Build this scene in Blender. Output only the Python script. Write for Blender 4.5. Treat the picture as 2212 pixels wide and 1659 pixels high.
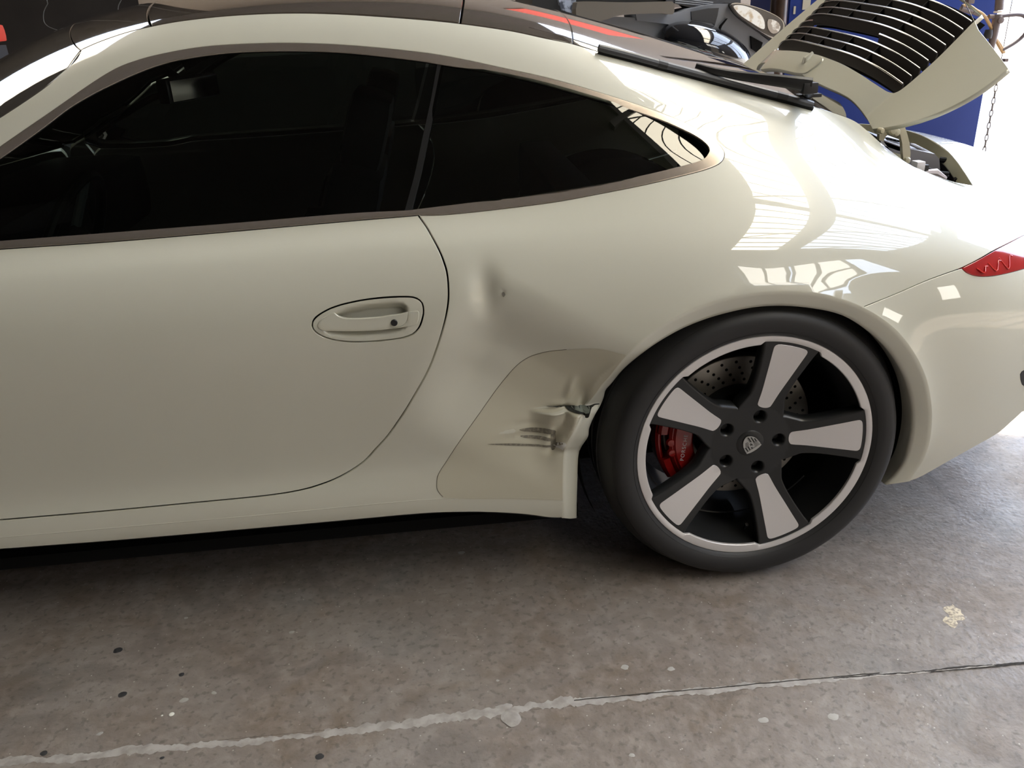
import bpy, bmesh, math, random
import numpy as np
from mathutils import Vector, Matrix
from mathutils.bvhtree import BVHTree
from mathutils.geometry import delaunay_2d_cdt

# ------------------------------------------------------------------ scene, camera, world, exposure
for o in list(bpy.data.objects): bpy.data.objects.remove(o)
SC = bpy.context.scene
COL = SC.collection
W_, H_ = 2212.0, 1659.0
CAM_P = np.array([-0.66058, -2.47021, 1.25613])
YAW, PITCH, ROLL, FPX = 0.0821686, 0.4247634, -0.0475625, 1809.193
_f = np.array([math.sin(YAW)*math.cos(PITCH), math.cos(YAW)*math.cos(PITCH), -math.sin(PITCH)])
_r0 = np.array([math.cos(YAW), -math.sin(YAW), 0.0]); _u0 = np.cross(_r0, _f)
_r = _r0*math.cos(ROLL)+_u0*math.sin(ROLL); _u = -_r0*math.sin(ROLL)+_u0*math.cos(ROLL)
cam = bpy.data.cameras.new('camera'); camo = bpy.data.objects.new('camera', cam); COL.objects.link(camo)
M = Matrix.Identity(4)
for i in range(3): M[i][0], M[i][1], M[i][2], M[i][3] = _r[i], _u[i], -_f[i], CAM_P[i]
camo.matrix_world = M
cam.sensor_fit = 'HORIZONTAL'; cam.sensor_width = 36.0; cam.lens = 36.0*FPX/W_; cam.clip_start = 0.05; cam.clip_end = 200
SC.camera = camo
SC.view_settings.view_transform = 'Standard'; SC.view_settings.look = 'None'
SC.view_settings.gamma = 1.0; SC.view_settings.use_curve_mapping = False
SC.view_settings.exposure = 0.0
try:
    SC.cycles.use_denoising = True
    SC.cycles.max_bounces = 10; SC.cycles.transparent_max_bounces = 16; SC.cycles.sample_clamp_indirect = 6.0
except Exception: pass
world = bpy.data.worlds.new('world'); SC.world = world; world.use_nodes = True
_bg = world.node_tree.nodes['Background']; _bg.inputs[0].default_value = (0.62, 0.78, 1.0, 1); _bg.inputs[1].default_value = 1.6

def ray(px, py):
    d = _f + _r*(px-W_/2)/FPX + _u*(H_/2-py)/FPX
    return d/np.linalg.norm(d)
def at_y(px, py, y):
    d = ray(px, py); return CAM_P + d*((y-CAM_P[1])/d[1])
def proj(P):
    d = np.asarray(P)-CAM_P; z = d@_f; return np.array([W_/2+FPX*(d@_r)/z, H_/2-FPX*(d@_u)/z])
def at_z(px, py, z):
    d = ray(px, py); return CAM_P + d*((z-CAM_P[2])/d[2])
def at_x(px, py, x):
    d = ray(px, py); return CAM_P + d*((x-CAM_P[0])/d[0])

# ------------------------------------------------------------------ materials
def mat(name, col=(.5,.5,.5), rough=.5, metal=0.0, coat=0.0, coat_rough=.03, coat_ior=1.5, emit=None, strength=0, spec=.5, bump=None, noise=None, alpha=None):
    m = bpy.data.materials.new(name); m.use_nodes = True; nt = m.node_tree; b = nt.nodes['Principled BSDF']
    b.inputs['Base Color'].default_value = (*col, 1); b.inputs['Roughness'].default_value = rough
    b.inputs['Metallic'].default_value = metal; b.inputs['Coat Weight'].default_value = coat
    b.inputs['Coat Roughness'].default_value = coat_rough; b.inputs['Coat IOR'].default_value = coat_ior; b.inputs['Specular IOR Level'].default_value = spec
    if emit: b.inputs['Emission Color'].default_value = (*emit, 1); b.inputs['Emission Strength'].default_value = strength
    if bump or noise:
        tc = nt.nodes.new('ShaderNodeTexCoord')
    if bump:
        n = nt.nodes.new('ShaderNodeTexNoise'); n.inputs['Scale'].default_value = bump[0]; n.inputs['Detail'].default_value = 4
        bp = nt.nodes.new('ShaderNodeBump'); bp.inputs['Strength'].default_value = bump[1]; bp.inputs['Distance'].default_value = .002
        nt.links.new(tc.outputs['Object'], n.inputs['Vector']); nt.links.new(n.outputs['Fac'], bp.inputs['Height']); nt.links.new(bp.outputs['Normal'], b.inputs['Normal'])
    if noise:   # (scale, colour2, low, high)
        n = nt.nodes.new('ShaderNodeTexNoise'); n.inputs['Scale'].default_value = noise[0]; n.inputs['Detail'].default_value = 6
        r = nt.nodes.new('ShaderNodeMapRange'); r.inputs[1].default_value = noise[2]; r.inputs[2].default_value = noise[3]
        mx = nt.nodes.new('ShaderNodeMix'); mx.data_type = 'RGBA'
        mx.inputs[6].default_value = (*col, 1); mx.inputs[7].default_value = (*noise[1], 1)
        nt.links.new(tc.outputs['Object'], n.inputs['Vector']); nt.links.new(n.outputs['Fac'], r.inputs[0]); nt.links.new(r.outputs[0], mx.inputs[0]); nt.links.new(mx.outputs[2], b.inputs['Base Color'])
    return m
def glass_mat(name, tint, f0=.045, rough=0.0, refl=1.0):
    m = bpy.data.materials.new(name); m.use_nodes = True; nt = m.node_tree; nt.nodes.clear()
    out = nt.nodes.new('ShaderNodeOutputMaterial'); mix = nt.nodes.new('ShaderNodeMixShader')
    tr = nt.nodes.new('ShaderNodeBsdfTransparent'); tr.inputs[0].default_value = (*tint, 1)
    gl = nt.nodes.new('ShaderNodeBsdfGlossy'); gl.inputs['Roughness'].default_value = rough; gl.inputs[0].default_value = (refl,refl,refl,1)
    fr = nt.nodes.new('ShaderNodeFresnel'); fr.inputs[0].default_value = 1.5
    nt.links.new(fr.outputs[0], mix.inputs[0]); nt.links.new(tr.outputs[0], mix.inputs[1]); nt.links.new(gl.outputs[0], mix.inputs[2]); nt.links.new(mix.outputs[0], out.inputs[0])
    return m
MT = {}
MT['paint'] = mat('cream_paint', (.60,.592,.50), .38, coat=1.0, coat_rough=.015, coat_ior=1.7)
MT['paint_dull'] = mat('cream_paint_inner', (.50,.46,.30), .5)
MT['black'] = mat('black_plastic', (.012,.012,.013), .45)
MT['void'] = mat('dark_cavity', (.006,.006,.006), .9, spec=.1)
MT['rubber'] = mat('black_rubber', (.010,.010,.010), .7, spec=.15)
MT['tyre'] = mat('tyre_rubber', (.016,.016,.017), .52, bump=(60,.15))
MT['roofdark'] = mat('dark_roof_glass', (.065,.053,.043), .05, coat=1.0, spec=.9)
MT['rearglass'] = mat('dark_rear_glass', (.035,.029,.025), .06, coat=1.0, spec=.9)
MT['glass'] = glass_mat('tinted_side_glass', (.20,.24,.22))
MT['shieldglass'] = mat('windshield_glass', (.05,.045,.04), .03, coat=1.0, spec=.9)
MT['trim'] = mat('bronze_chrome_trim', (.42,.37,.33), .22, metal=.75)
MT['chrome'] = mat('chrome', (.8,.8,.82), .08, metal=1.0)
MT['silver'] = mat('satin_silver_wheel', (.72,.70,.70), .34, metal=.55)
MT['wheelblack'] = mat('satin_black_wheel', (.013,.014,.015), .33)
MT['film'] = mat('film_over_paint', (.53,.505,.395), .42, coat=.8, coat_rough=.05)

# ------------------------------------------------------------------ object helpers
def mesh_obj(name, verts, faces, m=None, parent=None, smooth=True, normals=None, loc=None):
    me = bpy.data.meshes.new(name); me.from_pydata([tuple(map(float, v)) for v in verts], [], [tuple(int(i) for i in f) for f in faces]); me.update()
    if m: me.materials.append(m)
    if smooth: me.polygons.foreach_set('use_smooth', [True]*len(me.polygons))
    if normals is not None: me.normals_split_custom_set_from_vertices([tuple(map(float, n)) for n in normals])
    o = bpy.data.objects.new(name, me); COL.objects.link(o)
    if loc is not None: o.location = loc
    if parent: o.parent = parent
    return o
def empty(name, loc=(0,0,0), parent=None):
    o = bpy.data.objects.new(name, None); COL.objects.link(o); o.location = loc; o.empty_display_size = .1
    if parent: o.parent = parent
    return o
def tag(o, label=None, cat=None, group=None, kind=None):
    if label: o['label'] = label
    if cat: o['category'] = cat
    if group: o['group'] = group
    if kind: o['kind'] = kind
    return o
class MB:
    def __init__(s): s.v = []; s.f = []
    def add(s, v, f):
        b = len(s.v); s.v += [tuple(map(float, q)) for q in v]; s.f += [tuple(b+i for i in q) for q in f]; return s
    def box(s, c, d, R=None, bev=0.0):
        c = np.array(c, float); h = np.array(d, float)/2
        if bev <= 0:
            v = [np.array([x,y,z])*h for x in (-1,1) for y in (-1,1) for z in (-1,1)]
            f = [(0,1,3,2),(4,6,7,5),(0,4,5,1),(2,3,7,6),(0,2,6,4),(1,5,7,3)]
        else:
            bm = bmesh.new(); bmesh.ops.create_cube(bm, size=1)
            for q in bm.verts: q.co = Vector((q.co[0]*d[0], q.co[1]*d[1], q.co[2]*d[2]))
            bmesh.ops.bevel(bm, geom=list(bm.edges), offset=bev, segments=2, affect='EDGES', profile=.7)
            bm.verts.index_update(); v = [np.array(q.co) for q in bm.verts]; f = [[q.index for q in fc.verts] for fc in bm.faces]; bm.free()
        if R is not None: v = [R@q for q in v]
        return s.add([q+c for q in v], f)
    def tube(s, pts, r, n=10, caps=True, flat=None):
        pts = [np.array(q, float) for q in pts]; rr = r if hasattr(r, '__len__') else [r]*len(pts)
        up = None; v = []; f = []
        for i, q in enumerate(pts):
            d = pts[min(i+1, len(pts)-1)]-pts[max(i-1, 0)]; d = d/(np.linalg.norm(d)+1e-9)
            if up is None: up = np.array([0,0,1.]) if abs(d[2]) < .9 else np.array([1.,0,0])
            a = np.cross(d, up); a /= np.linalg.norm(a)+1e-9; b = np.cross(a, d); up = b
            for k in range(n):
                t = 2*math.pi*k/n; v.append(q+rr[i]*(a*math.cos(t)*(flat or 1)+b*math.sin(t)))
        for i in range(len(pts)-1):
            for k in range(n): f.append((i*n+k, i*n+(k+1)%n, (i+1)*n+(k+1)%n, (i+1)*n+k))
        if caps: f.append(tuple(range(n-1, -1, -1))); f.append(tuple((len(pts)-1)*n+k for k in range(n)))
        return s.add(v, f)
    def lathe(s, prof, c=(0,0,0), axis=1, n=48, a0=0, a1=2*math.pi, closed=False):
        # prof: list of (radius, offset along axis)
        c = np.array(c, float); full = abs(a1-a0-2*math.pi) < 1e-6; m = n if full else n+1; v = []; f = []
        for r, h in prof:
            for k in range(m):
                t = a0+(a1-a0)*k/n; q = [r*math.cos(t), r*math.sin(t)]
                P = np.insert(np.array(q), axis, h) if axis != 2 else np.array([q[0], q[1], h]); v.append(P+c)
        L = len(prof)
        for i in range(L if closed else L-1):
            j = (i+1) % L
            for k in range(n if full else n): f.append((i*m+k, i*m+(k+1)%m, j*m+(k+1)%m, j*m+k))
        return s.add(v, f)
    def prism(s, poly, origin, e1, e2, depth, bev=0):
        # polygon in plane (e1,e2) extruded along -cross(e1,e2)... thickness depth
        o = np.array(origin, float); e1 = np.array(e1, float); e2 = np.array(e2, float); n = np.cross(e1, e2); n /= np.linalg.norm(n); N = len(poly)
        A = [o+e1*a+e2*b for a, b in poly]; B = [q-n*depth for q in A]
        f = [tuple(range(N)), tuple(range(2*N-1, N-1, -1))]+[(i, N+i, N+(i+1)%N, (i+1)%N) for i in range(N)]
        return s.add(A+B, f)
    def build(s, name, m=None, parent=None, smooth=True, sharp=35, loc=None):
        o = mesh_obj(name, s.v, s.f, m, parent, smooth=smooth, loc=loc)
        if smooth:
            bm = bmesh.new(); bm.from_mesh(o.data); bmesh.ops.recalc_face_normals(bm, faces=bm.faces)
            c = math.radians(sharp)
            for e in bm.edges:
                if len(e.link_faces) == 2 and e.calc_face_angle(0) > c: e.smooth = False
            bm.to_mesh(o.data); bm.free()
        else:
            bm = bmesh.new(); bm.from_mesh(o.data); bmesh.ops.recalc_face_normals(bm, faces=bm.faces); bm.to_mesh(o.data); bm.free()
        return o

# ------------------------------------------------------------------ spline tools
def ncs(x, y):
    """natural cubic spline through (x, y[k,...]) -> function"""
    x = np.asarray(x, float); y = np.asarray(y, float); n = len(x); h = np.diff(x)
    A = np.zeros((n, n)); R = np.zeros_like(y); A[0,0] = A[-1,-1] = 1
    for i in range(1, n-1):
        A[i,i-1] = h[i-1]; A[i,i] = 2*(h[i-1]+h[i]); A[i,i+1] = h[i]
        R[i] = 6*((y[i+1]-y[i])/h[i]-(y[i]-y[i-1])/h[i-1])
    Mm = np.linalg.solve(A, R.reshape(n, -1)).reshape(y.shape)
    def ev(q):
        q = np.asarray(q, float); k = np.clip(np.searchsorted(x, q)-1, 0, n-2); hh = h[k]
        a = (x[k+1]-q)/hh; b = (q-x[k])/hh; s = (len(q),)+(1,)*(y.ndim-1); a = a.reshape(s); b = b.reshape(s); hh = hh.reshape(s)
        return a*y[k]+b*y[k+1]+((a**3-a)*Mm[k]+(b**3-b)*Mm[k+1])*hh**2/6
    return ev
def smooth_pts(p, n=8, closed=False):
    """Catmull-Rom densify"""
    p = np.asarray(p, float); N = len(p); out = []
    rng = range(N) if closed else range(N-1)
    for i in rng:
        if closed: a, b, c, d = p[(i-1)%N], p[i], p[(i+1)%N], p[(i+2)%N]
        else: a, b, c, d = p[max(i-1,0)], p[i], p[i+1], p[min(i+2,N-1)]
        if not closed and i == 0: a = 2*b-c
        if not closed and i == N-2: d = 2*c-b
        for k in range(n):
            t = k/n; out.append(.5*((2*b)+(-a+c)*t+(2*a-5*b+4*c-d)*t*t+(-a+3*b-3*c+d)*t**3))
    if not closed: out.append(p[-1])
    return np.array(out)
def inpoly(poly, pts):
    x, y = pts[:,0], pts[:,1]; r = np.zeros(len(pts), bool); a = poly; b = np.roll(poly, -1, 0)
    for (x1,y1),(x2,y2) in zip(a, b):
        if y1 == y2: continue
        c = ((y1 > y) != (y2 > y)) & (x < (x2-x1)*(y-y1)/(y2-y1)+x1); r ^= c
    return r
def dist_poly(poly, pts, closed=True):
    a = poly; b = np.roll(poly, -1, 0)
    if not closed: a = a[:-1]; b = b[:-1]
    d = np.full(len(pts), 1e9)
    for p1, p2 in zip(a, b):
        v = p2-p1; L = max((v@v), 1e-18); t = np.clip(((pts-p1)@v)/L, 0, 1)
        d = np.minimum(d, np.linalg.norm(pts-(p1+t[:,None]*v), axis=1))
    return d

# ------------------------------------------------------------------ body surface (near half; rows of half-width, height at each station)
ST = {
-3.42: [(.30,.22),(.32,.25),(.33,.30),(.34,.36),(.35,.44),(.34,.50),(.32,.53),(.29,.55),(.26,.56),(.22,.565),(.18,.57),(.12,.575),(.06,.58),(0,.58)],
-3.2: [(.60,.16),(.62,.2),(.64,.27),(.66,.35),(.67,.44),(.66,.52),(.63,.57),(.59,.60),(.54,.61),(.48,.615),(.42,.62),(.33,.625),(.2,.63),(0,.635)],
-2.85: [(.76,.16),(.79,.2),(.81,.27),(.835,.36),(.85,.47),(.845,.57),(.81,.65),(.75,.69),(.68,.69),(.60,.68),(.52,.675),(.42,.675),(.25,.69),(0,.695)],
-2.45: [(.82,.18),(.85,.22),(.865,.29),(.88,.38),(.893,.49),(.893,.60),(.868,.70),(.81,.765),(.74,.785),(.66,.78),(.56,.765),(.43,.76),(.25,.775),(0,.785)],
-2.05: [(.83,.20),(.855,.235),(.862,.30),(.866,.37),(.878,.48),(.88,.61),(.868,.72),(.826,.80),(.778,.845),(.72,.86),(.64,.86),(.50,.89),(.28,.935),(0,.95)],
-1.75: [(.84,.19),(.868,.235),(.866,.30),(.856,.355),(.865,.48),(.874,.62),(.862,.73),(.822,.81),(.772,.857),(.745,.895),(.715,.935),(.655,.985),(.37,1.115),(0,1.143)],
-1.4: [(.84,.19),(.868,.235),(.864,.30),(.852,.355),(.862,.48),(.874,.62),(.863,.735),(.820,.82),(.770,.864),(.725,.96),(.675,1.06),(.60,1.165),(.34,1.262),(0,1.288)],
-1.1: [(.84,.19),(.868,.235),(.864,.30),(.852,.355),(.862,.48),(.874,.62),(.863,.738),(.818,.825),(.768,.869),(.702,.99),(.640,1.11),(.557,1.238),(.33,1.300),(0,1.320)],
-.8: [(.845,.19),(.870,.235),(.866,.30),(.856,.36),(.867,.48),(.879,.62),(.866,.738),(.820,.828),(.768,.875),(.700,.99),(.637,1.11),(.550,1.246),(.33,1.301),(0,1.318)],
-.5: [(.855,.165),(.882,.21),(.882,.30),(.880,.38),(.892,.49),(.903,.62),(.886,.733),(.836,.825),(.776,.882),(.704,.98),(.638,1.085),(.550,1.212),(.33,1.268),(0,1.285)],
-.25: [(.865,.14),(.893,.20),(.898,.30),(.905,.39),(.916,.50),(.919,.62),(.900,.728),(.855,.82),(.790,.892),(.718,.968),(.645,1.05),(.553,1.146),(.33,1.207),(0,1.226)],
0.0: [(.865,.13),(.893,.19),(.905,.29),(.916,.39),(.924,.50),(.925,.62),(.908,.722),(.870,.805),(.812,.875),(.735,.940),(.648,1.002),(.553,1.066),(.32,1.131),(0,1.150)],
.25: [(.87,.15),(.893,.19),(.905,.28),(.915,.38),(.922,.50),(.921,.61),(.903,.705),(.868,.78),(.812,.84),(.735,.895),(.645,.948),(.540,1.003),(.32,1.050),(0,1.064)],
.5: [(.80,.125),(.845,.17),(.878,.27),(.893,.37),(.902,.49),(.898,.60),(.876,.69),(.835,.75),(.775,.795),(.705,.828),(.615,.852),(.505,.871),(.32,.945),(0,.965)],
.7: [(.70,.115),(.765,.165),(.825,.26),(.846,.36),(.853,.47),(.848,.575),(.822,.66),(.778,.715),(.715,.748),(.645,.768),(.570,.778),(.480,.795),(.32,.850),(0,.880)],
.88: [(.56,.13),(.63,.18),(.70,.27),(.725,.36),(.73,.46),(.722,.56),(.695,.64),(.650,.69),(.595,.715),(.535,.728),(.470,.735),(.400,.755),(.25,.815),(0,.835)],
1.0: [(.32,.16),(.37,.2),(.43,.28),(.45,.36),(.455,.45),(.45,.54),(.43,.61),(.40,.66),(.365,.69),(.33,.71),(.29,.725),(.24,.745),(.15,.78),(0,.79)],
}
_xs = sorted(ST); _rows = np.array([ST[x] for x in _xs])            # n x 14 x 2
_rows = np.concatenate([_rows*np.array([-1,1]), (_rows*np.array([1,1]))[:, -2::-1]], axis=1)   # full 27 rows, near (-y) to far (+y)
_evx = ncs(_xs, _rows)
NR = 27
def _mk():
    A = np.zeros((NR, NR)); B = np.zeros((NR, NR)); A[0,0] = A[-1,-1] = 1
    for i in range(1, NR-1): A[i,i-1] = 1; A[i,i] = 4; A[i,i+1] = 1; B[i,i-1] = 6; B[i,i] = -12; B[i,i+1] = 6
    return np.linalg.solve(A, B)
_MM = _mk()
DENT = None
def body(ut, dent=True):
    ut = np.asarray(ut, float).reshape(-1, 2); u = ut[:,0]; t = np.clip(ut[:,1], 0, NR-1)
    R = _evx(u); m = np.einsum('ij,njk->nik', _MM, R); k = np.clip(t.astype(int), 0, NR-2); i = np.arange(len(u))
    b = (t-k)[:,None]; a = 1-b
    P = a*R[i,k]+b*R[i,k+1]+((a**3-a)*m[i,k]+(b**3-b)*m[i,k+1])/6
    X = np.stack([u, P[:,0], P[:,1]], -1)
    if dent and DENT is not None: X[:,1] += DENT(X)*(X[:,1] < 0)
    return X
class Surf:
    def __init__(s, fn, u0, u1, nu, t0, t1, nt):
        s.fn = fn; s.u = np.linspace(u0, u1, nu); s.t = np.linspace(t0, t1, nt)
        U, T = np.meshgrid(s.u, s.t, indexing='ij'); s.UT = np.stack([U.ravel(), T.ravel()], -1); s.P = fn(s.UT); s.nt = nt
        f = []; i = np.arange(nu-1)[:,None]*nt+np.arange(nt-1)[None]; i = i.ravel()
        tri = np.concatenate([np.stack([i, i+nt, i+nt+1], -1), np.stack([i, i+nt+1, i+1], -1)]); s.tri = tri
        s.bvh = BVHTree.FromPolygons([tuple(v) for v in s.P.tolist()], [tuple(v) for v in tri.tolist()], all_triangles=True)
    def hit(s, o, d):
        loc, nor, idx, dist = s.bvh.ray_cast(Vector(o), Vector(d))
        if loc is None: return None
        a, b, c = s.tri[idx]; A, B, C = s.P[a], s.P[b], s.P[c]; v0, v1, v2 = B-A, C-A, np.array(loc)-A
        d00, d01, d11, d20, d21 = v0@v0, v0@v1, v1@v1, v2@v0, v2@v1; den = d00*d11-d01*d01+1e-20
        v = (d11*d20-d01*d21)/den; w = (d00*d21-d01*d20)/den
        return s.UT[a]*(1-v-w)+s.UT[b]*v+s.UT[c]*w
    def px(s, pts, sm=0, closed=False, tries=True):
        if sm: pts = smooth_pts(pts, sm, closed)
        out = []
        for q in pts:
            h = s.hit(CAM_P, ray(q[0], q[1]))
            if h is None: print('MISS', np.round(q, 1)); continue
            out.append(h)
        return np.array(out)
    def normal(s, ut):
        e = 1e-3; ut = np.asarray(ut, float).reshape(-1,2)
        du = s.fn(ut+[e,0])-s.fn(ut-[e,0]); dt = s.fn(ut+[0,2*e])-s.fn(ut-[0,2*e]); n = np.cross(du, dt)
        return n/(np.linalg.norm(n, axis=1, keepdims=True)+1e-12)
# ------------------------------------------------------------------ collision damage pushed into the near rear fender
def _pt(px, py, y=-.89): P = at_y(px, py, y); return np.array([P[0], P[2]])
_R0, _R1, _R2 = _pt(1012,585), _pt(1190,668), _pt(1345,742)
_TEAR0, _TEAR1 = _pt(1188,896), _pt(1292,886)
def sstep(a, b, x): t = np.clip((x-a)/(b-a), 0, 1); return t*t*(3-2*t)
def DENT(X):
    q = X[:,[0,2]]; d = np.zeros(len(q))
    # ridge line: quadratic curve through three points; s = distance below it
    ax = _R2-_R0; L = np.linalg.norm(ax); ax = ax/L; nn = np.array([ax[1], -ax[0]]);
    if nn[1] > 0: nn = -nn
    a = (q-_R0)@ax/L; sg = ((_R1-_R0)@nn)*4*np.clip(a, 0, 1)*(1-np.clip(a, 0, 1)); s = (q-_R0)@nn-sg
    along = sstep(-.02, .35, a)*(1-sstep(.95, 1.35, a))
    prof = sstep(-.026, .135, s)*(1-sstep(.18, .38, s))
    tear = (q[:,1]-(_TEAR0[1]+(q[:,0]-_TEAR0[0])*(_TEAR1[1]-_TEAR0[1])/(_TEAR1[0]-_TEAR0[0])))   # >0 above the tear
    nearx = sstep(_TEAR0[0]-.045, _TEAR0[0]+.02, q[:,0])
    below = 1-nearx*(1-sstep(-.006, .0025, tear))*.85
    d += .040*along*prof*below
    d += .010*np.exp(-((q[:,0]-_pt(1052,640)[0])**2/.0006+(q[:,1]-_pt(1052,640)[1])**2/.0022))
    # folds beside the wheel arch
    for (px, py, amp, sx, sz) in [(1201,948,.012,.007,.024),(1238,925,-.009,.008,.035),(1262,890,.007,.006,.022),(1222,958,-.007,.010,.012),(1205,978,.006,.016,.006),(1250,930,.006,.0045,.03),(1222,905,.005,.0045,.022),(1150,930,.003,.045,.006),(1150,951,.003,.045,.004),(1255,860,.008,.012,.020),(1235,850,-.006,.006,.020),(1215,885,-.006,.016,.006),(1218,905,.004,.012,.02),(1228,958,.006,.007,.007)]:
        c = _pt(px, py); r = q-c; k = .25; d += amp*np.exp(-((r[:,0]-k*r[:,1])**2/(2*sx*sx)+r[:,1]**2/(2*sz*sz)))
    d += .0016*np.exp(-((q-_pt(1088,636))**2).sum(1)/(2*.004**2))
    # the fender flares out towards the crease of the wheel arch
    r = np.hypot(q[:,0], q[:,1]-.338); th = np.arctan2(q[:,1]-.338, q[:,0]); rc = np.interp(th, _CA, _CRr); dd = r-rc
    w = sstep(math.radians(-30), math.radians(0), th)*(1-sstep(math.radians(150), math.radians(172), th))
    d -= .011*np.exp(-np.clip(dd, 0, None)/.04)*w
    return d
_cp = [(1963,1040),(1995.7,990),(2009,948),(2013,897.7),(2001.5,821),(1970.6,757),(1924,703),(1862.6,664),(1789,639),(1696.7,629.6),(1615.7,635.4),(1538.6,652.8),(1480.7,676),(1430,704),(1384,738),(1345,778),(1305,828)]
_cq = np.array([at_y(a, b, -.93) for a, b in _cp]); _CA = np.arctan2(_cq[:,2]-.338, _cq[:,0]); _CRr = np.hypot(_cq[:,0], _cq[:,2]-.338)
_k = np.argsort(_CA); _CA = _CA[_k]; _CRr = _CRr[_k]
def above(S, px, py, h):
    """point hovering h above the surface that is seen at (px, py)"""
    q = np.array([px, py], float)
    for _ in range(6):
        u_ = S.hit(CAM_P, ray(*q))
        if u_ is None: q = q+[0, 3]; continue
        P = S.fn([u_])[0]+S.normal([u_])[0]*h; q = q+(np.array([px, py])-proj(P))
    return P
BODY = Surf(body, -3.40, 0.999, 400, 0, 26, 260)
def xz(x, z, lo=0.0, hi=13.0):
    """(u,t) of the near-side body point at length x and height z"""
    ts = np.linspace(lo, hi, 400); P = body(np.stack([np.full(400, x), ts], -1), dent=False); return np.array([x, ts[np.argmin(abs(P[:,2]-z))]])
def xy(x, y, lo=5.0, hi=13.0):
    ts = np.linspace(lo, hi, 600); P = body(np.stack([np.full(600, x), ts], -1), dent=False); return np.array([x, ts[np.argmin(abs(P[:,1]-y))]])

def resample(S, ut, step, closed=True):
    P = S.fn(ut); Q = np.vstack([ut, ut[:1]]) if closed else ut; PP = np.vstack([P, P[:1]]) if closed else P
    L = np.concatenate([[0], np.cumsum(np.linalg.norm(np.diff(PP, axis=0), axis=1))]); n = max(int(L[-1]/step), 8)
    keep = np.concatenate([[True], np.diff(L) > 1e-7]); s = np.linspace(0, L[-1], n+1)
    # keep corner points too
    c = []
    for i in range(1, len(PP)-1):
        a = PP[i]-PP[i-1]; b = PP[i+1]-PP[i]; la, lb = np.linalg.norm(a), np.linalg.norm(b)
        if la > 1e-6 and lb > 1e-6 and (a@b)/(la*lb) < .93: c.append(L[i])
    if c:
        c = np.array(c); s = s[np.min(abs(s[:,None]-c[None]), axis=1) > step*.35]; s = np.sort(np.concatenate([s, c]))
    if closed: s = s[s < L[-1]-step*.3]
    return np.stack([np.interp(s, L[keep], Q[keep, k]) for k in range(2)], -1)
def area2(p): return .5*np.sum(p[:,0]*np.roll(p[:,1], -1)-np.roll(p[:,0], -1)*p[:,1])
KT = .10       # scale of t against u in the flat domain
def edge_out(S, ut):
    """outward in-surface direction and metric at each boundary point of a CCW loop"""
    P = S.fn(ut); n = S.normal(ut); T = np.roll(P, -1, 0)-np.roll(P, 1, 0); T /= np.linalg.norm(T, axis=1, keepdims=True)+1e-12
    o = np.cross(T, n); o /= np.linalg.norm(o, axis=1, keepdims=True)+1e-12
    return P, n, o
def move_ut(S, ut, D):
    e = 1e-3; du = (S.fn(ut+[e,0])-S.fn(ut-[e,0]))/(2*e); dt = (S.fn(ut+[0,e])-S.fn(ut-[0,e]))/(2*e)
    a = (du*du).sum(1); b = (du*dt).sum(1); c = (dt*dt).sum(1); p = (D*du).sum(1); q = (D*dt).sum(1); det = a*c-b*b+1e-12
    return ut+np.stack([(c*p-b*q)/det, (a*q-b*p)/det], -1)
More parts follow.
